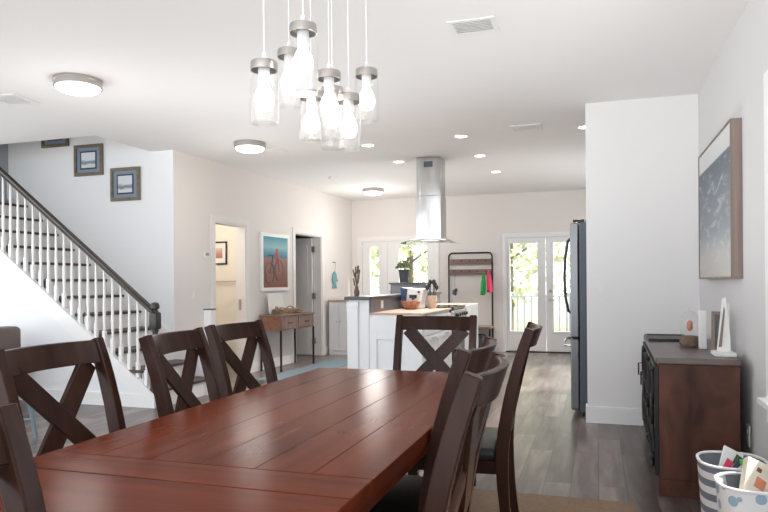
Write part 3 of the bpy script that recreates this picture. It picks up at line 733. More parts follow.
# plates on walls
def plate(name, label, cat, loc, rz, kind):
    t = thing(name, label, cat, loc, rz)
    MB().bb((-.036, -.006, -.058), (.036, 0, .058), .002).build('cover_plate', 'ivory', t)
    if kind == 'switch': MB().box((0, -.008, 0), (.03, .006, .062), (R(5), 0, 0), .001).build('rocker', 'trim', t)
    else:
        for dz in (-.022, .022):
            o = MB().lathe([(0, 0), (.015, 0), (.015, .003), (0, .003)], (0, -.006, dz), 16, (PI / 2, 0, 0)).build('socket', 'trim', t)
            MB().bb((-.007, -.0095, dz - .005), (-.004, -.0088, dz + .006)).bb((.004, -.0095, dz - .005), (.007, -.0088, dz + .006)).build('slot', 'black', o)
plate('light_switch', 'white light switch on the short wall beside the fridge', 'switch', (.035, YP, 1.15), 0, 'switch')
plate('power_outlet', 'white power outlet low on the grey wall above the baskets', 'outlet', (XR, 4.13, .345), -PI / 2, 'outlet')

# ---------------------------------------------------------------- baskets with toys and magazines
def basket(label, loc, rx, ry, h, mat, liner, rz=0.):
    t = thing('storage_basket', label, 'basket', loc, rz)
    def ring(k, z, n=40, sag=0.): return [(rx * k * math.cos(2 * PI * i / n) * abs(math.cos(2 * PI * i / n)) ** -.25 if abs(math.cos(2 * PI * i / n)) > .02 else 0, ry * k * math.sin(2 * PI * i / n) * abs(math.sin(2 * PI * i / n)) ** -.25 if abs(math.sin(2 * PI * i / n)) > .02 else 0, z + sag * math.sin(2 * PI * i / n)) for i in range(n)]
    def skin(specs, name, mm):
        m = MB(); rs = [[m.bm.verts.new(p) for p in ring(*sp)] for sp in specs]; n = len(rs[0])
        for a_, b_ in zip(rs, rs[1:]):
            for i in range(n): m.bm.faces.new((a_[i], a_[(i + 1) % n], b_[(i + 1) % n], b_[i]))
        m.bm.faces.new(rs[0]); return m.build(name, mm, t, True)
    skin([(.80, 0), (.86, .05), (.9, h * .4), (.96, h * .75), (1., h)], 'outside', mat)
    skin([(.77, .012), (.88, h * .5), (.975, h)], 'lining', liner)
    MB().tube(ring(.99, h, 40), .007, 6, True).build('rim', 'canvasw', t, True)
    return t
basket('tall grey and white striped cloth basket beside the sideboard', (.585, 3.37, 0), .145, .155, .385, 'striped', 'lining')
bk2 = basket('low white cloth basket with dusty blue spots, nearest the camera', (.60, 2.93, 0), .15, .135, .41, 'spots', 'spots')
def flatbox(name, label, cat, loc, d, rot, mat, art=None):
    t = thing(name, label, cat, loc); t.rotation_euler = rot
    MB().box((0, 0, 0), d, None, .002).build('cover', mat, t)
    if art:
        for (cx_, cz_, w_, h_, mm) in art: MB().box((cx_, -d[1] / 2 - .001, cz_), (w_, .002, h_), (0, R(12), 0)).build('printed_patch', mm, t)
    return t
flatbox('magazine', 'white magazine with pink and green cover leaning in the striped basket', 'magazine', (.575, 3.40, .335), (.10, .008, .20), (R(-25), R(28), R(15)), 'paper', [(-.015, .0, .035, .09, 'pink'), (.025, .06, .03, .05, 'leaf'), (.03, -.05, .02, .03, 'red')])
flatbox('picture_book', 'dark blue bordered white book leaning in the striped basket', 'book', (.612, 3.33, .325), (.10, .012, .15), (R(-30), R(38), R(0)), 'navy', [(0, 0, .07, .115, 'paper')])
flatbox('green_toy_box', 'bright green flat box lying in the striped basket', 'box', (.665, 3.33, .378), (.09, .085, .02), (R(12), R(4), R(20)), 'limegreen')
flatbox('printed_cloth_bag', 'cream floral printed bag with orange flowers in the spotted basket', 'bag', (.615, 2.93, .405), (.16, .035, .17), (R(-35), R(25), R(10)), 'kraft', [(-.02, -.01, .04, .045, 'skin'), (.03, .03, .02, .02, 'leaf'), (.01, -.045, .03, .02, 'red'), (-.03, .045, .018, .018, 'dry')])
flatbox('dark_picture_book', 'dark slate book half covered in the spotted basket', 'book', (.53, 2.95, .385), (.075, .02, .10), (R(-40), R(-10), R(-10)), 'potgrey')
flatbox('blue_cloth_toy', 'small blue toy tucked against the wall side of the spotted basket', 'toy', (.70, 2.97, .39), (.05, .05, .07), (R(10), R(20), 0), 'bluedot')

# ---------------------------------------------------------------- fridge
FX, FY0, FY1, FZ = -.155, 6.16, 7.05, 1.76
fg = thing('refrigerator', 'tall stainless steel refrigerator beside the short white wall', 'refrigerator', (FX, FY0, 0))
fd = FY1 - FY0
MB().bb((.005, 0, .045), (.72, fd, FZ - .02)).build('cabinet', 'fside', fg, bevel=.004)
MB().bb((.03, .01, 0), (.70, fd - .01, .044)).build('base_grille', 'black', fg)
for y0, y1 in ((0, fd / 2 - .002), (fd / 2 + .002, fd)):
    d = MB().bb((-.075, y0, .705), (.0, y1, FZ - .02)).build('door', 'steeld', fg, bevel=.012)
    yh = y1 - .05 if y0 == 0 else y0 + .05
    MB().tube([(-.075, yh, .90), (-.11, yh, .93), (-.135, yh, 1.05), (-.145, yh, 1.25), (-.135, yh, 1.45), (-.11, yh, 1.60), (-.075, yh, 1.63)], .011, 8).build('handle', 'fside', d, True)
d = MB().bb((-.075, 0, .06), (0, fd, .695)).build('freezer_drawer', 'steeld', fg, bevel=.012)
MB().tube([(-.075, .06, .63), (-.125, .07, .635), (-.14, .2, .64), (-.14, fd - .2, .64), (-.125, fd - .07, .635), (-.075, fd - .06, .63)], .013, 8).build('handle', 'steel', d, True)
for y in (.04, fd - .1): MB().bb((-.05, y, FZ - .02), (.05, y + .07, FZ + .01), .004).build('hinge_cover', 'black', fg)
MB().bb((.06, .02, FZ - .02), (.7, fd - .02, FZ)).build('top_panel', 'fside', fg)

# ---------------------------------------------------------------- kitchen island with raised bar
IX0, IX1, IY0, IY1 = -2.125, -1.57, 6.12, 9.12
RG0, RG1 = 7.33, 8.02       # range
ki = thing('kitchen_island', 'white kitchen island with butcher block top and raised dark bar', 'kitchen island', (IX0, IY0, 0))
L = IY1 - IY0; W = IX1 - IX0
def ib(m, y0, y1): m.bb((0, y0, .09), (W - .02, y1, .901)).bb((0.02, y0, 0), (W - .07, y1, .09))
for q in ((0, RG0 - IY0 - .003), (RG1 - IY0 + .003, L)):
    m = MB(); ib(m, *q); m.build('cabinet_body', 'cab', ki)
# near end panel: rail band and framed panel
e = MB()
e.bb((0, -.016, .74), (W - .02, 0, .88)).bb((0, -.016, .09), (.075, 0, .74)).bb((W - .095, -.016, .09), (W - .02, 0, .74)).bb((.075, -.016, .66), (W - .095, 0, .74)).bb((.075, -.016, .09), (W - .095, 0, .19))
e.build('end_panel', 'cab', ki, bevel=.003)
def front(name, y0, y1, z0, z1, knob=True):
    d = MB().bb((W - .02, y0, z0), (W - .002, y1, z1)); k = .05
    d.bb((W - .002, y0, z0), (W + .006, y0 + k, z1)).bb((W - .002, y1 - k, z0), (W + .006, y1, z1)).bb((W - .002, y0 + k, z0), (W + .006, y1 - k, z0 + k)).bb((W - .002, y0 + k, z1 - k), (W + .006, y1 - k, z1))
    d = d.build(name, 'cab', ki, bevel=.002)
    if knob: MB().tube([(W + .006, (y0 + y1) / 2 - .05, z1 - .025), (W + .03, (y0 + y1) / 2 - .05, z1 - .025), (W + .03, (y0 + y1) / 2 + .05, z1 - .025), (W + .006, (y0 + y1) / 2 + .05, z1 - .025)], .005, 6).build('handle', 'nickel', d, True)
h1 = RG0 - IY0
front('drawer', .01, h1 / 2 - .004, .70, .87); front('drawer', h1 / 2 + .004, h1 - .01, .70, .87)
front('door', .01, h1 / 2 - .004, .10, .69); front('door', h1 / 2 + .004, h1 - .01, .10, .69)
bp = MB()
for i in range(13):
    y = RG1 - IY0 + .01 + i * .084; bp.bb((W - .02, y, .0), (W - .004, y + .079, .915))
bp.build('beadboard_panel', 'cab', ki, bevel=.003)
MB().bb((0, -.022, .902), (W + .008, RG0 - IY0 - .003, .92), .003).build('worktop', 'butcher', ki)
MB().bb((0, RG1 - IY0 + .003, .88), (W - .022, L + .01, .92), .004).build('worktop', 'butcher', ki)
MB().bb((-.21, -.02, 0), (-.001, L, 1.045)).build('bar_wall', 'cab', ki)
po = MB().bb((-.222, -.04, 0), (-.11, -.02, 1.03)).bb((-.227, -.046, 0), (-.105, -.02, .12)).bb((-.227, -.046, .97), (-.105, -.02, 1.03))
po.build('pilaster', 'cab', ki, bevel=.003)
MB().bb((-.001, .0, .92), (.012, L, 1.045)).build('tile_backsplash', 'tile', ki)
MB().bb((-.245, -.065, 1.046), (.035, L + .02, 1.078), .006).build('bar_top', 'slate', ki)
for y in (.35, 2.75):
    o = MB().bb((.012, y - .036, .95), (.017, y + .036, 1.03), .001).build('outlet', 'ivory', ki)
MB().bb((-.73, L + .03, 0), (-.24, L + .22, 1.19)).build('end_ledge', 'tile', ki, bevel=.004)
MB().bb((-.75, L + .01, 1.19), (-.22, L + .24, 1.21)).build('ledge_cap', 'slate', ki, bevel=.004)

rg = thing('kitchen_range', 'black and steel range built into the island under the hood', 'stove', (IX0 + .014, RG0, 0))
rw, rl = IX1 - IX0 - .014, RG1 - RG0
MB().bb((.0, 0, .02), (rw - .01, rl, .90)).build('body', 'black', rg, bevel=.003)
MB().bb((.0, -.002, .90), (rw + .03, rl + .002, .932), .003).build('cooktop', 'blackg', rg)
for cx_, cy_, r_ in ((.15, .17, .07), (.15, .5, .09), (.4, .17, .09), (.4, .5, .07)): MB().lathe([(r_ - .004, .9325), (r_, .9325), (r_, .9332), (r_ - .004, .9332)], (cx_, cy_, 0), 28).build('burner_ring', 'fside', rg)
MB().bb((rw - .01, .004, .78), (rw + .045, rl - .004, .895), .008).build('control_panel', 'steel', rg)
for i in range(5): MB().lathe([(0, 0), (.02, 0), (.018, .03), (0, .032)], (rw + .045, .08 + i * .13, .84), 16, (0, PI / 2, 0)).build('knob', 'black', rg, True)
dr = MB().bb((rw - .01, .006, .20), (rw + .02, rl - .006, .77), .006).build('oven_door', 'blackg', rg)
MB().tube([(rw + .02, .05, .72), (rw + .065, .055, .72), (rw + .065, rl - .055, .72), (rw + .02, rl - .05, .72)], .012, 8).build('handle', 'steel', dr, True)
dr = MB().bb((rw - .01, .006, .05), (rw + .02, rl - .006, .19), .006).build('drawer', 'steel', rg)
MB().tube([(rw + .02, .05, .16), (rw + .06, .055, .16), (rw + .06, rl - .055, .16), (rw + .02, rl - .05, .16)], .011, 8).build('handle', 'steel', dr, True)

# hood
hd = thing('range_hood', 'tall steel chimney hood with glass canopy hanging over the range', 'range hood', (-1.95, 7.93, 0))
MB().bb((-.148, -.10, 2.27), (.148, .18, H - .001)).build('upper_chimney', 'steel', hd, bevel=.004)
MB().bb((-.155, -.107, 1.74), (.155, .187, 2.27)).build('lower_chimney', 'steel', hd, bevel=.004)
MB().bb((-.055, -.1015, 2.62), (.055, -.1, 2.69)).build('vent_slots', 'fside', hd)
MB().bb((-.22, -.12, 1.712), (.22, .20, 1.742)).build('hood_base', 'steel', hd, bevel=.006)
g = MB(); rings = []
for i in range(17):
    u = -1 + i / 8; x_ = u * .33
    z_ = 1.725 - .035 * u * u; hw = .24 + .05 * (1 - u * u)
    rings.append([g.bm.verts.new((x_, y_, z_ + dz)) for y_, dz in ((-hw + .04, 0), (-hw + .04, .008), (hw + .04, .008), (hw + .04, 0))])
for p_, q_ in zip(rings, rings[1:]):
    for j in range(4): g.bm.faces.new((p_[j], p_[(j + 1) % 4], q_[(j + 1) % 4], q_[j]))
g.bm.faces.new(rings[0][::-1]); g.bm.faces.new(rings[-1]); g.build('glass_canopy', 'canopyglass', hd, True)

# things on the island
def PLN(x, y, z): return (x, y, z)
bw = thing('fluted_bowl', 'copper toned fluted wooden bowl on the island worktop', 'bowl', (-1.93, 6.92, .921))
b = MB(); rings = []; n = 48
for k_, z_ in ((.062, 0), (.085, .04), (.108, .085), (.101, .085), (.078, .04), (.055, .01)):
    rings.append([b.bm.verts.new((k_ * (1 + .05 * math.cos(12 * 2 * PI * i / n)) * math.cos(2 * PI * i / n), k_ * (1 + .05 * math.cos(12 * 2 * PI * i / n)) * math.sin(2 * PI * i / n), z_)) for i in range(n)])
for p_, q_ in zip(rings, rings[1:]):
    for i in range(n): b.bm.faces.new((p_[i], p_[(i + 1) % n], q_[(i + 1) % n], q_[i]))
b.bm.faces.new(rings[0]); b.bm.faces.new(rings[-1]); b.build('bowl_body', 'copper', bw, True)
em = thing('espresso_machine', 'white espresso machine with navy side and black knobs behind the bowl', 'coffee machine', (-1.985, 7.20, .921))
MB().prism([(-.09, 0), (.12, 0), (.12, .05), (.155, .22), (-.11, .235)], -.10, .10).build('machine_body', 'white', em, bevel=.008)
MB().prism([(-.092, 0), (-.03, 0), (-.045, .10), (-.03, .225), (-.112, .234)], -.108, -.101).build('side_panel', plain('deep navy', (.02, .05, .12), .35), em)
MB().lathe([(0, 0), (.014, 0), (.012, .02), (0, .022)], (.10, -.10, .185), 14, (PI / 2, 0, 0)).build('knob', 'black', em, True)
MB().bb((-.01, -.106, .118), (.075, -.099, .155), .003).build('group_head', 'black', em)
MB().tube([(.05, -.10, .12), (.05, -.16, .115), (.055, -.20, .11)], .012, 8).build('portafilter', 'black', em, True)
uc = thing('utensil_crock', 'tan wooden crock of black cooking utensils beside the espresso machine', 'utensil holder', (-1.765, 7.22, .921))
MB().lathe([(0, 0), (.042, 0), (.046, .06), (.045, .145), (.04, .145), (.04, .02), (0, .02)], (0, 0, 0), 20).build('crock', 'butcher', uc, True)
random.seed(8)
for i in range(6):
    a_ = i * 1.05; dx, dy = math.cos(a_) * .05, math.sin(a_) * .035; hh = .215 + .03 * ((i * 7) % 3)
    u = MB().tube([(dx * .4, dy * .4, .03), (dx, dy, hh)], .005, 6).build('utensil', 'black', uc, True)
    MB().ico((dx * 1.12, dy * 1.12, hh + .02), .026, 2, (1, .35, 1.15) if i % 2 else (.8, .5, 1.3)).build('utensil_head', 'black', u, True)
pp = thing('potted_plant', 'small green plant in a charcoal pot on the island end ledge', 'plant', (-2.68, 9.25, 1.211))
MB().lathe([(0, 0), (.058, 0), (.075, .17), (.079, .17), (.079, .19), (.068, .19), (.066, .17), (0, .165)], (0, 0, 0), 24).build('pot', 'potgrey', pp, True)
random.seed(4); lf_ = MB()
for i in range(420):
    a_ = random.uniform(0, 2 * PI); q = random.random() ** .5; rr = .12 * q; zz = .19 + .13 * (1 - q * q) * random.uniform(.3, 1) + .02
    cpos = Vector((rr * math.cos(a_), rr * math.sin(a_), zz)); u = Vector((random.gauss(0, 1), random.gauss(0, 1), random.gauss(0, 1))).normalized(); v = u.orthogonal().normalized()
    lf_.quad(cpos, u * .012, v * .006)
tag(lf_.build('foliage', 'leaf', pp), kind='stuff')

# dried stems in a vase on the near end of the bar
dv = thing('dried_stem_vase', 'slim brown vase of dried stems on the near end of the bar', 'vase', (-2.325, 6.30, 1.079))
MB().lathe([(0, 0), (.024, 0), (.03, .04), (.016, .085), (.019, .10), (.013, .10), (0, .09)], (0, 0, 0), 16).build('vase_body', 'brown', dv, True)
random.seed(9)
for i in range(9):
    a_ = i * .7; sp = .02 + .035 * ((i * 5) % 4) / 3; hh = .17 + .03 * ((i * 3) % 5) if i else .30
    s_ = MB().tube([(0, 0, .08), (sp * .4 * math.cos(a_), sp * .4 * math.sin(a_), hh * .6), (sp * math.cos(a_), sp * math.sin(a_), hh)], .002, 5)
    for q in range(4): s_.ico((sp * math.cos(a_) * (1 - q * .1), sp * math.sin(a_) * (1 - q * .1), hh - q * .018), .0085, 1, (1, 1, 1.6))
    s_.build('dried_stem', 'dry', dv)

# ---------------------------------------------------------------- hall tree at the far wall
hx0, hx1, hy = -2.49, -1.725, YF - .05
ht_ = thing('hall_tree', 'black metal hall tree with brown hook boards and bench by the deck doors', 'coat rack', ((hx0 + hx1) / 2, hy, 0))
hw_ = (hx1 - hx0) / 2; zt = 1.72; cr_ = .07
pts = [(-hw_, 0, 0), (-hw_, 0, zt - cr_)] + [(-hw_ + cr_ - cr_ * math.cos(t * PI / 12), 0, zt - cr_ + cr_ * math.sin(t * PI / 12)) for t in range(1, 7)] + [(hw_ - cr_ + cr_ * math.sin(t * PI / 12), 0, zt - cr_ + cr_ * math.cos(t * PI / 12)) for t in range(0, 7)] + [(hw_, 0, 0)]
MB().tube(pts, .014, 8).build('frame', 'iron', ht_, True)
for z_ in (1.565, 1.385):
    bd = MB().bb((-hw_ + .012, -.012, z_ - .048), (hw_ - .012, .012, z_ + .048), .003).build('hook_board', 'drift', ht_)
    for i in range(5):
        xk = -hw_ + .1 + i * (2 * hw_ - .2) / 4
        MB().tube([(xk, -.012, z_ + .01), (xk, -.05, z_ + .005), (xk, -.06, z_ + .03)], .007, 6).build('hook', 'iron', bd, True)
MB().bb((-hw_ - .01, -.36, .42), (hw_ + .01, .012, .455), .003).build('bench', 'drift', ht_)
for s in (-1, 1): MB().tube([(s * hw_, -.34, 0), (s * hw_, -.34, .42)], .014, 8).build('leg', 'iron', ht_, True)
MB().tube([(-hw_, -.34, .12), (hw_, -.34, .12)], .01, 8).build('stretcher', 'iron', ht_, True)
def hang(name, label, cat, x_, z0, z1, w_, mat, sk=0.):
    m = MB(); n = 9; rings = []
    for k_ in range(7):
        q = k_ / 6; z_ = z1 + (z0 - z1) * q; ww = w_ * (.25 + .75 * min(1, q * 2.2))
        rings.append([m.bm.verts.new((sk * q + ww * math.cos(2 * PI * i / n), .018 * (.6 + q) * math.sin(2 * PI * i / n) * (1 + .5 * math.sin(3 * 2 * PI * i / n)), z_ + .02 * q * math.sin(4 * PI * i / n))) for i in range(n)])
    for p_, q_ in zip(rings, rings[1:]):
        for i in range(n): m.bm.faces.new((p_[i], p_[(i + 1) % n], q_[(i + 1) % n], q_[i]))
    m.bm.faces.new(rings[0]); m.bm.faces.new(rings[-1])
    o = m.build(name, mat, None, True, loc=(x_, hy - .095, 0)); tag(o, label, cat)
hang('green_cloth', 'bright green cloth hanging from a hook on the hall tree', 'cloth', -1.855, 1.00, 1.37, .045, 'green', -.02)
hang('pink_cloth', 'bright pink cloth hanging at the end of the hall tree', 'cloth', -1.775, 1.05, 1.42, .05, 'pink', .02)
kb = thing('hanging_key_ring', 'small dark bunch on a cord hanging from the hall tree hook', 'keys', (-2.365, hy - .09, 0))
MB().tube([(0, 0, 1.37), (0, 0, 1.12)], .003, 6).build('cord', 'iron', kb)
m = MB(); 
for i in range(5): m.ico((.02 * math.cos(i * 1.3), .012 * math.sin(i * 1.3), 1.07 - .014 * i), .034, 1, (1, .6, 1.2))
m.build('bundle', 'fside', kb, True)
bx = MB().bb((-2.3, YF - .37, .001), (-1.85, YF - .10, .30), .02).bb((-2.31, YF - .38, .27), (-1.84, YF - .09, .31), .01)
tag(bx.build('shoe_basket', 'bedding'), 'dark grey basket on the floor under the hall tree bench', 'basket')

# ---------------------------------------------------------------- left wall furniture
ct = thing('console_table', 'honey brown two drawer console table on thin black legs between the doorways', 'console table', lw(1.77 + .5, .21, 0), LROT)
cl, cd = .50, .165
MB().bb((-cd, -cl, .565), (cd - .012, cl, .755)).build('case', 'warmwood', ct, bevel=.003)
MB().bb((-cd - .01, -cl - .012, .755), (cd + .01, cl + .012, .778), .004).build('top', 'drift', ct)
for y0, y1 in ((-cl + .015, -.01), (.01, cl - .015)):
    d = MB().bb((cd - .012, y0, .58), (cd, y1, .745)).build('drawer', 'drift', ct, bevel=.002)
    MB().tube([(cd, (y0 + y1) / 2 - .045, .665), (cd + .022, (y0 + y1) / 2 - .045, .66), (cd + .022, (y0 + y1) / 2 + .045, .66), (cd, (y0 + y1) / 2 + .045, .665)], .006, 6).build('drawer_pull', 'iron', d, True)
for a_ in (-1, 1):
    for b_ in (-1, 1): MB().bb((a_ * (cd - .01) - .011, b_ * (cl - .01) - .011, 0), (a_ * (cd - .01) + .011, b_ * (cl - .01) + .011, .565)).build('leg', 'iron', ct)
cp = lw(2.05, .16, .779)
sg = thing('white_card_sign', 'plain white card sign leaning on the wall atop the console table', 'sign', lw(2.12, .095, .779), LROT)
MB().box((0, 0, .15), (.012, .42, .30), (0, R(-7), 0)).build('card', 'paper', sg)
wr = thing('vine_wreath', 'tangled brown vine wreath lying on the console table', 'wreath', lw(2.27, .20, .779), LROT)
m = MB(); random.seed(11)
for q in range(9):
    ph = random.uniform(0, 6); am = random.uniform(.012, .028); r0 = random.uniform(.85, 1.05)
    m.tube([((.10 * r0) * math.cos(2 * PI * i / 40), (.36 * r0) * math.sin(2 * PI * i / 40), .04 + am * math.sin(5 * 2 * PI * i / 40 + ph) + (.05 if q == 8 else 0) * math.sin(2 * PI * i / 20) ** 2) for i in range(40)], .0085, 6, True)
m.build('vines', 'wicker', wr, True)

pt = thing('beach_bicycle_painting', 'white framed painting of a bicycle and red figure on a beach above the console table', 'painting', lw(2.24, .001, 1.52), LROT)
pw, ph_ = .40, .415
f = MB(); k = .05
f.bb((0, -pw, -ph_), (.035, -pw + k, ph_)).bb((0, pw - k, -ph_), (.035, pw, ph_)).bb((0, -pw + k, ph_ - k), (.035, pw - k, ph_)).bb((0, -pw + k, -ph_), (.035, pw - k, -ph_ + k))
f.build('frame', 'trim', pt, bevel=.003)
MB().bb((.004, -pw + k, -ph_ + k), (.022, pw - k, ph_ - k)).build('canvas', ramp_art('beach paint', 'Z', -ph_ + k, ph_ - k, [(0, (.22, .085, .06)), (.3, (.30, .13, .095)), (.52, (.33, .17, .13)), (.585, (.30, .20, .17)), (.60, (.07, .20, .27)), (.70, (.12, .35, .42)), (.80, (.30, .50, .53)), (1, (.08, .34, .42))], 6, .06), pt)
bi = MB()
for cy_, cz_ in ((-.17, -.16), (.10, -.12)):
    bi.tube([(.024, cy_ + .12 * math.cos(t * PI / 14), cz_ + .15 * math.sin(t * PI / 14)) for t in range(28)], .006, 4, True)
for a_, b_ in (((-.17, -.16), (-.08, .06)), ((-.08, .06), (.06, .07)), ((.06, .07), (.10, -.12)), ((-.06, -.12), (.06, .07)), ((-.17, -.16), (-.06, -.12)), ((-.06, -.12), (-.09, .09)), ((.06, .07), (.02, .12)), ((-.2, .10), (-.05, .10))): bi.tube([(.024, *a_), (.024, *b_)], .007, 4)
bi.build('painted_bicycle', plain('grey blue paint', (.12, .15, .19), .7), pt)
MB().bb((.022, .0, .03), (.025, .085, .15)).bb((.022, .02, .13), (.025, .065, .20)).bb((.022, .06, -.03), (.025, .11, .06)).build('painted_figure', 'red', pt)

rn = MB().bb((-.26, -1.2, 0), (.26, 1.2, .007))
rn = rn.build('runner_rug', 'runner'); rn.matrix_world = Matrix.Translation((-3.80, 8.55, 0)) @ Matrix.Rotation(R(-3), 4, 'Z'); tag(rn, 'faded blue runner rug in front of the console table', 'rug')

th = thing('thermostat', 'small white thermostat on the wall beside the washroom doorway', 'thermostat', lw(.60, .0, 1.57), LROT)
MB().bb((0, -.05, -.04), (.022, .05, .04), .004).build('housing', 'ivory', th)
MB().bb((.022, -.03, -.012), (.0235, .03, .025)).build('screen', plain('grey screen', (.25, .28, .28), .3), th)
sw = thing('light_switch', 'white light switch on the wall above the bottom stair step', 'switch', lw(.35, 0, 1.08), LROT)
MB().bb((0, -.036, -.058), (.006, .036, .058), .002).build('cover_plate', 'ivory', sw)
MB().bb((.006, -.014, -.03), (.011, .014, .03)).build('rocker', 'trim', sw)

fs = thing('hanging_fish_ornament', 'teal fish ornament hanging on the wall beside the open door', 'ornament', lw(4.28, .012, 1.28), LROT)
MB().tube([(.0, -.05, .29), (.03, -.05, .29), (.03, .0, .29)], .006, 6).tube([(.03, 0, .29), (.015, 0, .13)], .002, 5).build('hook_and_cord', 'fside', fs)
MB().prism([(0, .14), (.075, .08), (.095, 0), (.05, -.08), (.085, -.15), (-.085, -.15), (-.05, -.08), (-.095, 0), (-.075, .08)], 0, .016, 'X').build('fish_body', 'tealfish', fs, bevel=.004)
MB().prism([(.085, .03), (.14, -.04), (.07, -.04)], .002, .014, 'X').build('fin', 'tealfish', fs)

lc = thing('low_white_cabinet', 'low white cabinet with brown wooden top in the corner by the entry doors', 'cabinet', (-4.135, 10.68, 0))
MB().bb((-.185, -.34, .0), (.185, .30, .90)).build('body', 'cab', lc, bevel=.003)
MB().bb((-.20, -.36, .90), (.20, .32, .93), .004).build('top', 'butcher', lc)
for a_, b_ in ((-.175, -.003), (.003, .175)):
    d = MB().bb((a_, -.356, .08), (b_, -.34, .88)).build('door', 'cab', lc, bevel=.003)
    MB().ico((b_ - .025 if a_ < -.1 else a_ + .025, -.365, .56), .012, 2).build('knob', 'nickel', d, True)

# washroom things seen through the doorway
wp = thing('framed_print', 'black framed print with white mat on the cream washroom wall', 'picture', lw(2.597, -1.18, 1.695), LROT - PI / 2)
f = MB(); a_, b_ = .145, .18; k = .022
f.bb((0, -a_, -b_), (.02, -a_ + k, b_)).bb((0, a_ - k, -b_), (.02, a_, b_)).bb((0, -a_, b_ - k), (.02, a_, b_)).bb((0, -a_, -b_), (.02, a_, -b_ + k))
f.build('frame', 'black', wp)
MB().bb((.001, -a_ + k, -b_ + k), (.008, a_ - k, b_ - k)).build('mat', 'paper', wp)
MB().bb((.008, -.06, -.08), (.0095, .06, .08)).build('print', ramp_art('faded rose print', 'Z', -.08, .08, [(0, (.35, .17, .13)), (.5, (.5, .25, .2)), (.75, (.55, .45, .4)), (1, (.6, .55, .5))], 20, .6), wp)
tb_ = thing('towel_bar', 'brushed metal towel bar on the cream washroom wall', 'towel bar', lw(2.597, -1.06, 1.25), LROT - PI / 2)
MB().tube([(.06, -.30, 0), (.06, .30, 0)], .011, 8).build('bar', 'nickel', tb_, True)
for s in (-1, 1): MB().tube([(0, s * .27, 0), (.065, s * .27, 0)], [.022, .012], 10).build('bracket', 'nickel', tb_, True)

# armchair and stool half hidden behind the chairs at left
ac = thing('leather_armchair', 'brown leather armchair beside the white stair side, mostly out of frame', 'armchair', (-6.0, 4.88, 0))
MB().bb((-.42, -.40, .10), (.42, .40, .36), .03).build('base', 'sofa', ac, True)
MB().bb((-.30, -.38, .36), (.24, .28, .50), .05, 3).build('seat_cushion', 'sofa', ac, True)
MB().bb((.20, -.40, .34), (.42, .40, .80), .05, 3).build('backrest', 'sofa', ac, True)
for y0, y1 in ((-.42, -.26), (.26, .42)): MB().bb((-.42, y0, .30), (.20, y1, .60), .05, 3).build('armrest', 'sofa', ac, True)
for a_ in (-1, 1):
    for b_ in (-1, 1): MB().lathe([(0, 0), (.02, 0), (.03, .1), (0, .1)], (a_ * .36, b_ * .34, 0), 12).build('foot', 'chair', ac, True)
sl = thing('painted_stool', 'pale blue painted stool standing behind the nearest stair side chair', 'stool', (-4.41, 3.95, 0), R(12))
MB().bb((-.2, -.17, .37), (.2, .17, .405), .01).build('seat', 'pblue', sl, True)
for a_ in (-1, 1):
    for b_ in (-1, 1): MB().tube([(a_ * .19, b_ * .16, 0), (a_ * .15, b_ * .12, .37)], [.015, .022], 10).build('leg', 'pblue', sl, True)
MB().tube([(-.17, -.14, .15), (.17, -.14, .15)], .011, 8).tube([(-.17, .14, .15), (.17, .14, .15)], .011, 8).build('stretcher', 'pblue', sl, True)

# ---------------------------------------------------------------- outside
struct(MB().bb((-9, YF + T + .002, -.14), (4, 14.2, -.04)).build('deck', 'deck'), 'grey board deck outside the far doors', 'deck')
struct(MB().bb((-40, 14.3, -.9), (30, 70, -.6)).build('ground', 'ground'), 'sandy grass ground beyond the deck', 'ground')
rl_ = thing('deck_railing', 'white baluster railing along the deck beyond the glass doors, shade painted in grey', 'railing', (0, 13.9, -.04))
MB().bb((-6.2, -.045, .93), (1.4, .045, .97)).build('top_rail', 'railp', rl_, bevel=.004)
MB().bb((-6.2, -.025, .08), (1.4, .025, .13)).build('bottom_rail', 'railp', rl_)
for x_ in (-6.2, -4.3, -2.4, -.5, 1.4): MB().bb((x_ - .05, -.05, 0), (x_ + .05, .05, 1.02)).build('post', 'railp', rl_)
for i in range(53):
    x_ = -6.05 + i * .14; MB().bb((x_ - .019, -.019, .13), (x_ + .019, .019, .93)).build('baluster', 'railp', rl_)
random.seed(21)
def tree(label, x_, y_, h_, cr, mat, n):
    t = thing('tree', label, 'tree', (x_, y_, -.6), 0, 'trees beyond the deck')
    tr_ = MB().tube([(0, 0, 0), (.05, .02, h_ * .4), (-.04, 0, h_ * .9)], [.16, .12, .04], 10)
    for q in range(6):
        a_ = q * 1.1; z_ = h_ * (.35 + .09 * q); tr_.tube([(0, 0, z_), (cr * .6 * math.cos(a_), cr * .6 * math.sin(a_), z_ + cr * .4)], [.05, .015], 6)
    tr_.build('trunk', 'bark', t, True)
    m = MB()
    for i in range(n):
        d = Vector((random.gauss(0, 1), random.gauss(0, 1), random.gauss(0, 1))).normalized() * random.random() ** .4
        p_ = Vector((d.x * cr, d.y * cr, h_ * .60 + d.z * h_ * .48)); u = Vector((random.gauss(0, 1), random.gauss(0, 1), random.gauss(0, 1))).normalized(); v = u.orthogonal().normalized()
        s_ = random.uniform(.06, .13); m.quad(p_, u * s_, v * s_ * .6)
    tag(m.build('foliage', mat, t), kind='stuff')
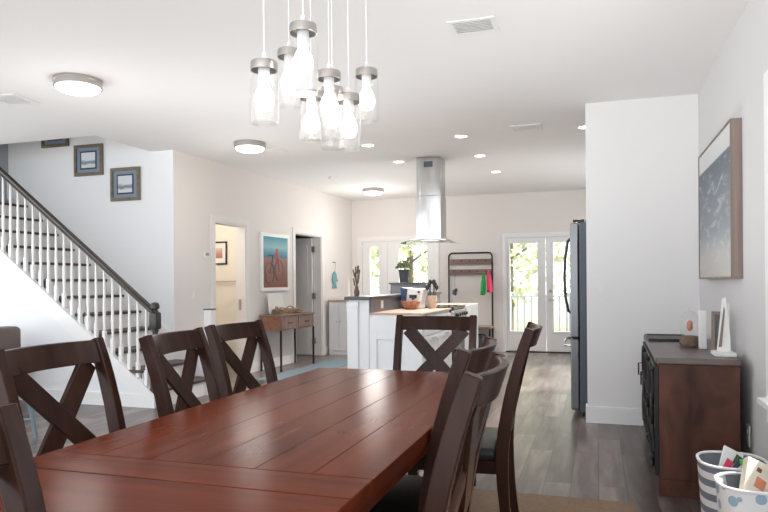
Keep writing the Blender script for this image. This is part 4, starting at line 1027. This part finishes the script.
for a in [('leafy green tree seen through the deck door pane nearest the hall tree', -2.6, 20.5, 7., 1.8, 'tleaf', 1300), ('yellow leafed tree seen through the middle of the deck doors', -.4, 26, 6.8, 2.2, 'tleaf2', 1400),
          ('green tree seen beside the fridge handle', 1.6, 20.5, 6.5, 1.8, 'tleaf', 1300), ('tall green tree seen through the wide entry door pane', -6.2, 22, 7., 2.0, 'tleaf', 1400),
          ('yellow leafed tree seen through the narrow entry door pane', -10., 27, 7., 2.2, 'tleaf2', 1400), ('far green tree behind the deck railing', -4.3, 31.5, 8., 2.8, 'tleaf', 1500)]: tree(*a)

# ---------------------------------------------------------------- light, sky, camera
wd = bpy.data.worlds.new('World'); scene.world = wd; wd.use_nodes = True
bg = wd.node_tree.nodes['Background']; bg.inputs[1].default_value = 2.0
_t = wd.node_tree; _tc = _t.nodes.new('ShaderNodeTexCoord'); _sp = _t.nodes.new('ShaderNodeSeparateXYZ'); _cr = _t.nodes.new('ShaderNodeValToRGB')
_mr = _t.nodes.new('ShaderNodeMapRange'); _mr.inputs[1].default_value = -1; _mr.inputs[2].default_value = 1
_t.links.new(_tc.outputs['Generated'], _sp.inputs[0]); _t.links.new(_sp.outputs[2], _mr.inputs[0]); _t.links.new(_mr.outputs[0], _cr.inputs[0]); _t.links.new(_cr.outputs[0], bg.inputs[0])
_cr.color_ramp.elements[0].position = .42; _cr.color_ramp.elements[0].color = (1.42, 1.45, 1.48, 1)     # lower half brightened as added fill for the ceiling
_cr.color_ramp.elements[1].position = .52; _cr.color_ramp.elements[1].color = (.89, .955, 1.03, 1)
def lamp(name, kind, loc, energy, color=(1, 1, 1), size=None, rot=None):
    l = bpy.data.lights.new(name, kind); l.energy = energy; l.color = color
    o = bpy.data.objects.new(name, l); col.objects.link(o); o.location = loc
    if size: l.shadow_soft_size = size
    if rot: o.rotation_euler = rot
    return o
su = lamp('sun', 'SUN', (0, 0, 20), 7., (1, .96, .9)); su.data.angle = R(2); su.rotation_euler = (R(-18), R(42), 0)
lamp('washroom_lamp', 'POINT', lw(1.2, -.9, 2.3), 18, (1, .95, .87), .12)
lamp('pendant_glow', 'POINT', (-.96, 2.2, 1.62), 7, (1, .93, .87), .15)
for i, (x_, y_) in enumerate(((-3.665, 3.98), (-3.572, 6.37), (-3.46, 10.18))): lamp('flush_lamp_glow', 'POINT', (x_, y_, 2.0), 16 if y_ > 9 else 6, (1, .95, .90), .2)
for x_, y_, _l in DL:
    sp = lamp('downlight_glow', 'SPOT', (x_, y_, H - .02), 75, (1, .94, .89), .05); sp.data.spot_size = R(110); sp.data.spot_blend = .6

# unseen fill lights added to brighten the ceiling, aimed upward
for x_, y_, z_, p_ in ((-.5, .1, 1.2, 38), (-2.7, 4.9, .9, 45), (-3.2, 8.8, .9, 34), (-.8, 8.6, .9, 16), (-.3, 4.3, .6, 38)):
    sp = lamp('ceiling_fill_light', 'SPOT', (x_, y_, z_), p_, (.97, .985, 1), .4, (PI, 0, 0)); sp.data.spot_size = R(150); sp.data.spot_blend = 1.

cam = bpy.data.cameras.new('Camera'); co = bpy.data.objects.new('Camera', cam); col.objects.link(co); scene.camera = co
cam.sensor_width = 36; cam.lens = 660 / 768 * 36; cam.shift_y = (282.5 - 256) / 768; cam.clip_start = .05; cam.clip_end = 200
yaw = math.atan(213 / 660)
co.matrix_world = Matrix.Translation((0, 0, 1.215)) @ Matrix.Rotation(yaw, 4, 'Z') @ Matrix.Rotation(PI / 2, 4, 'X') @ Matrix.Rotation(R(-.45), 4, 'Z')
vs = scene.view_settings; vs.view_transform = 'Standard'; vs.look = 'None'; vs.gamma = 1; vs.exposure = .6; vs.use_curve_mapping = False
scene.cycles.max_bounces = 10; scene.cycles.diffuse_bounces = 6; scene.cycles.transparent_max_bounces = 24
scene.cycles.caustics_reflective = False; scene.cycles.caustics_refractive = False
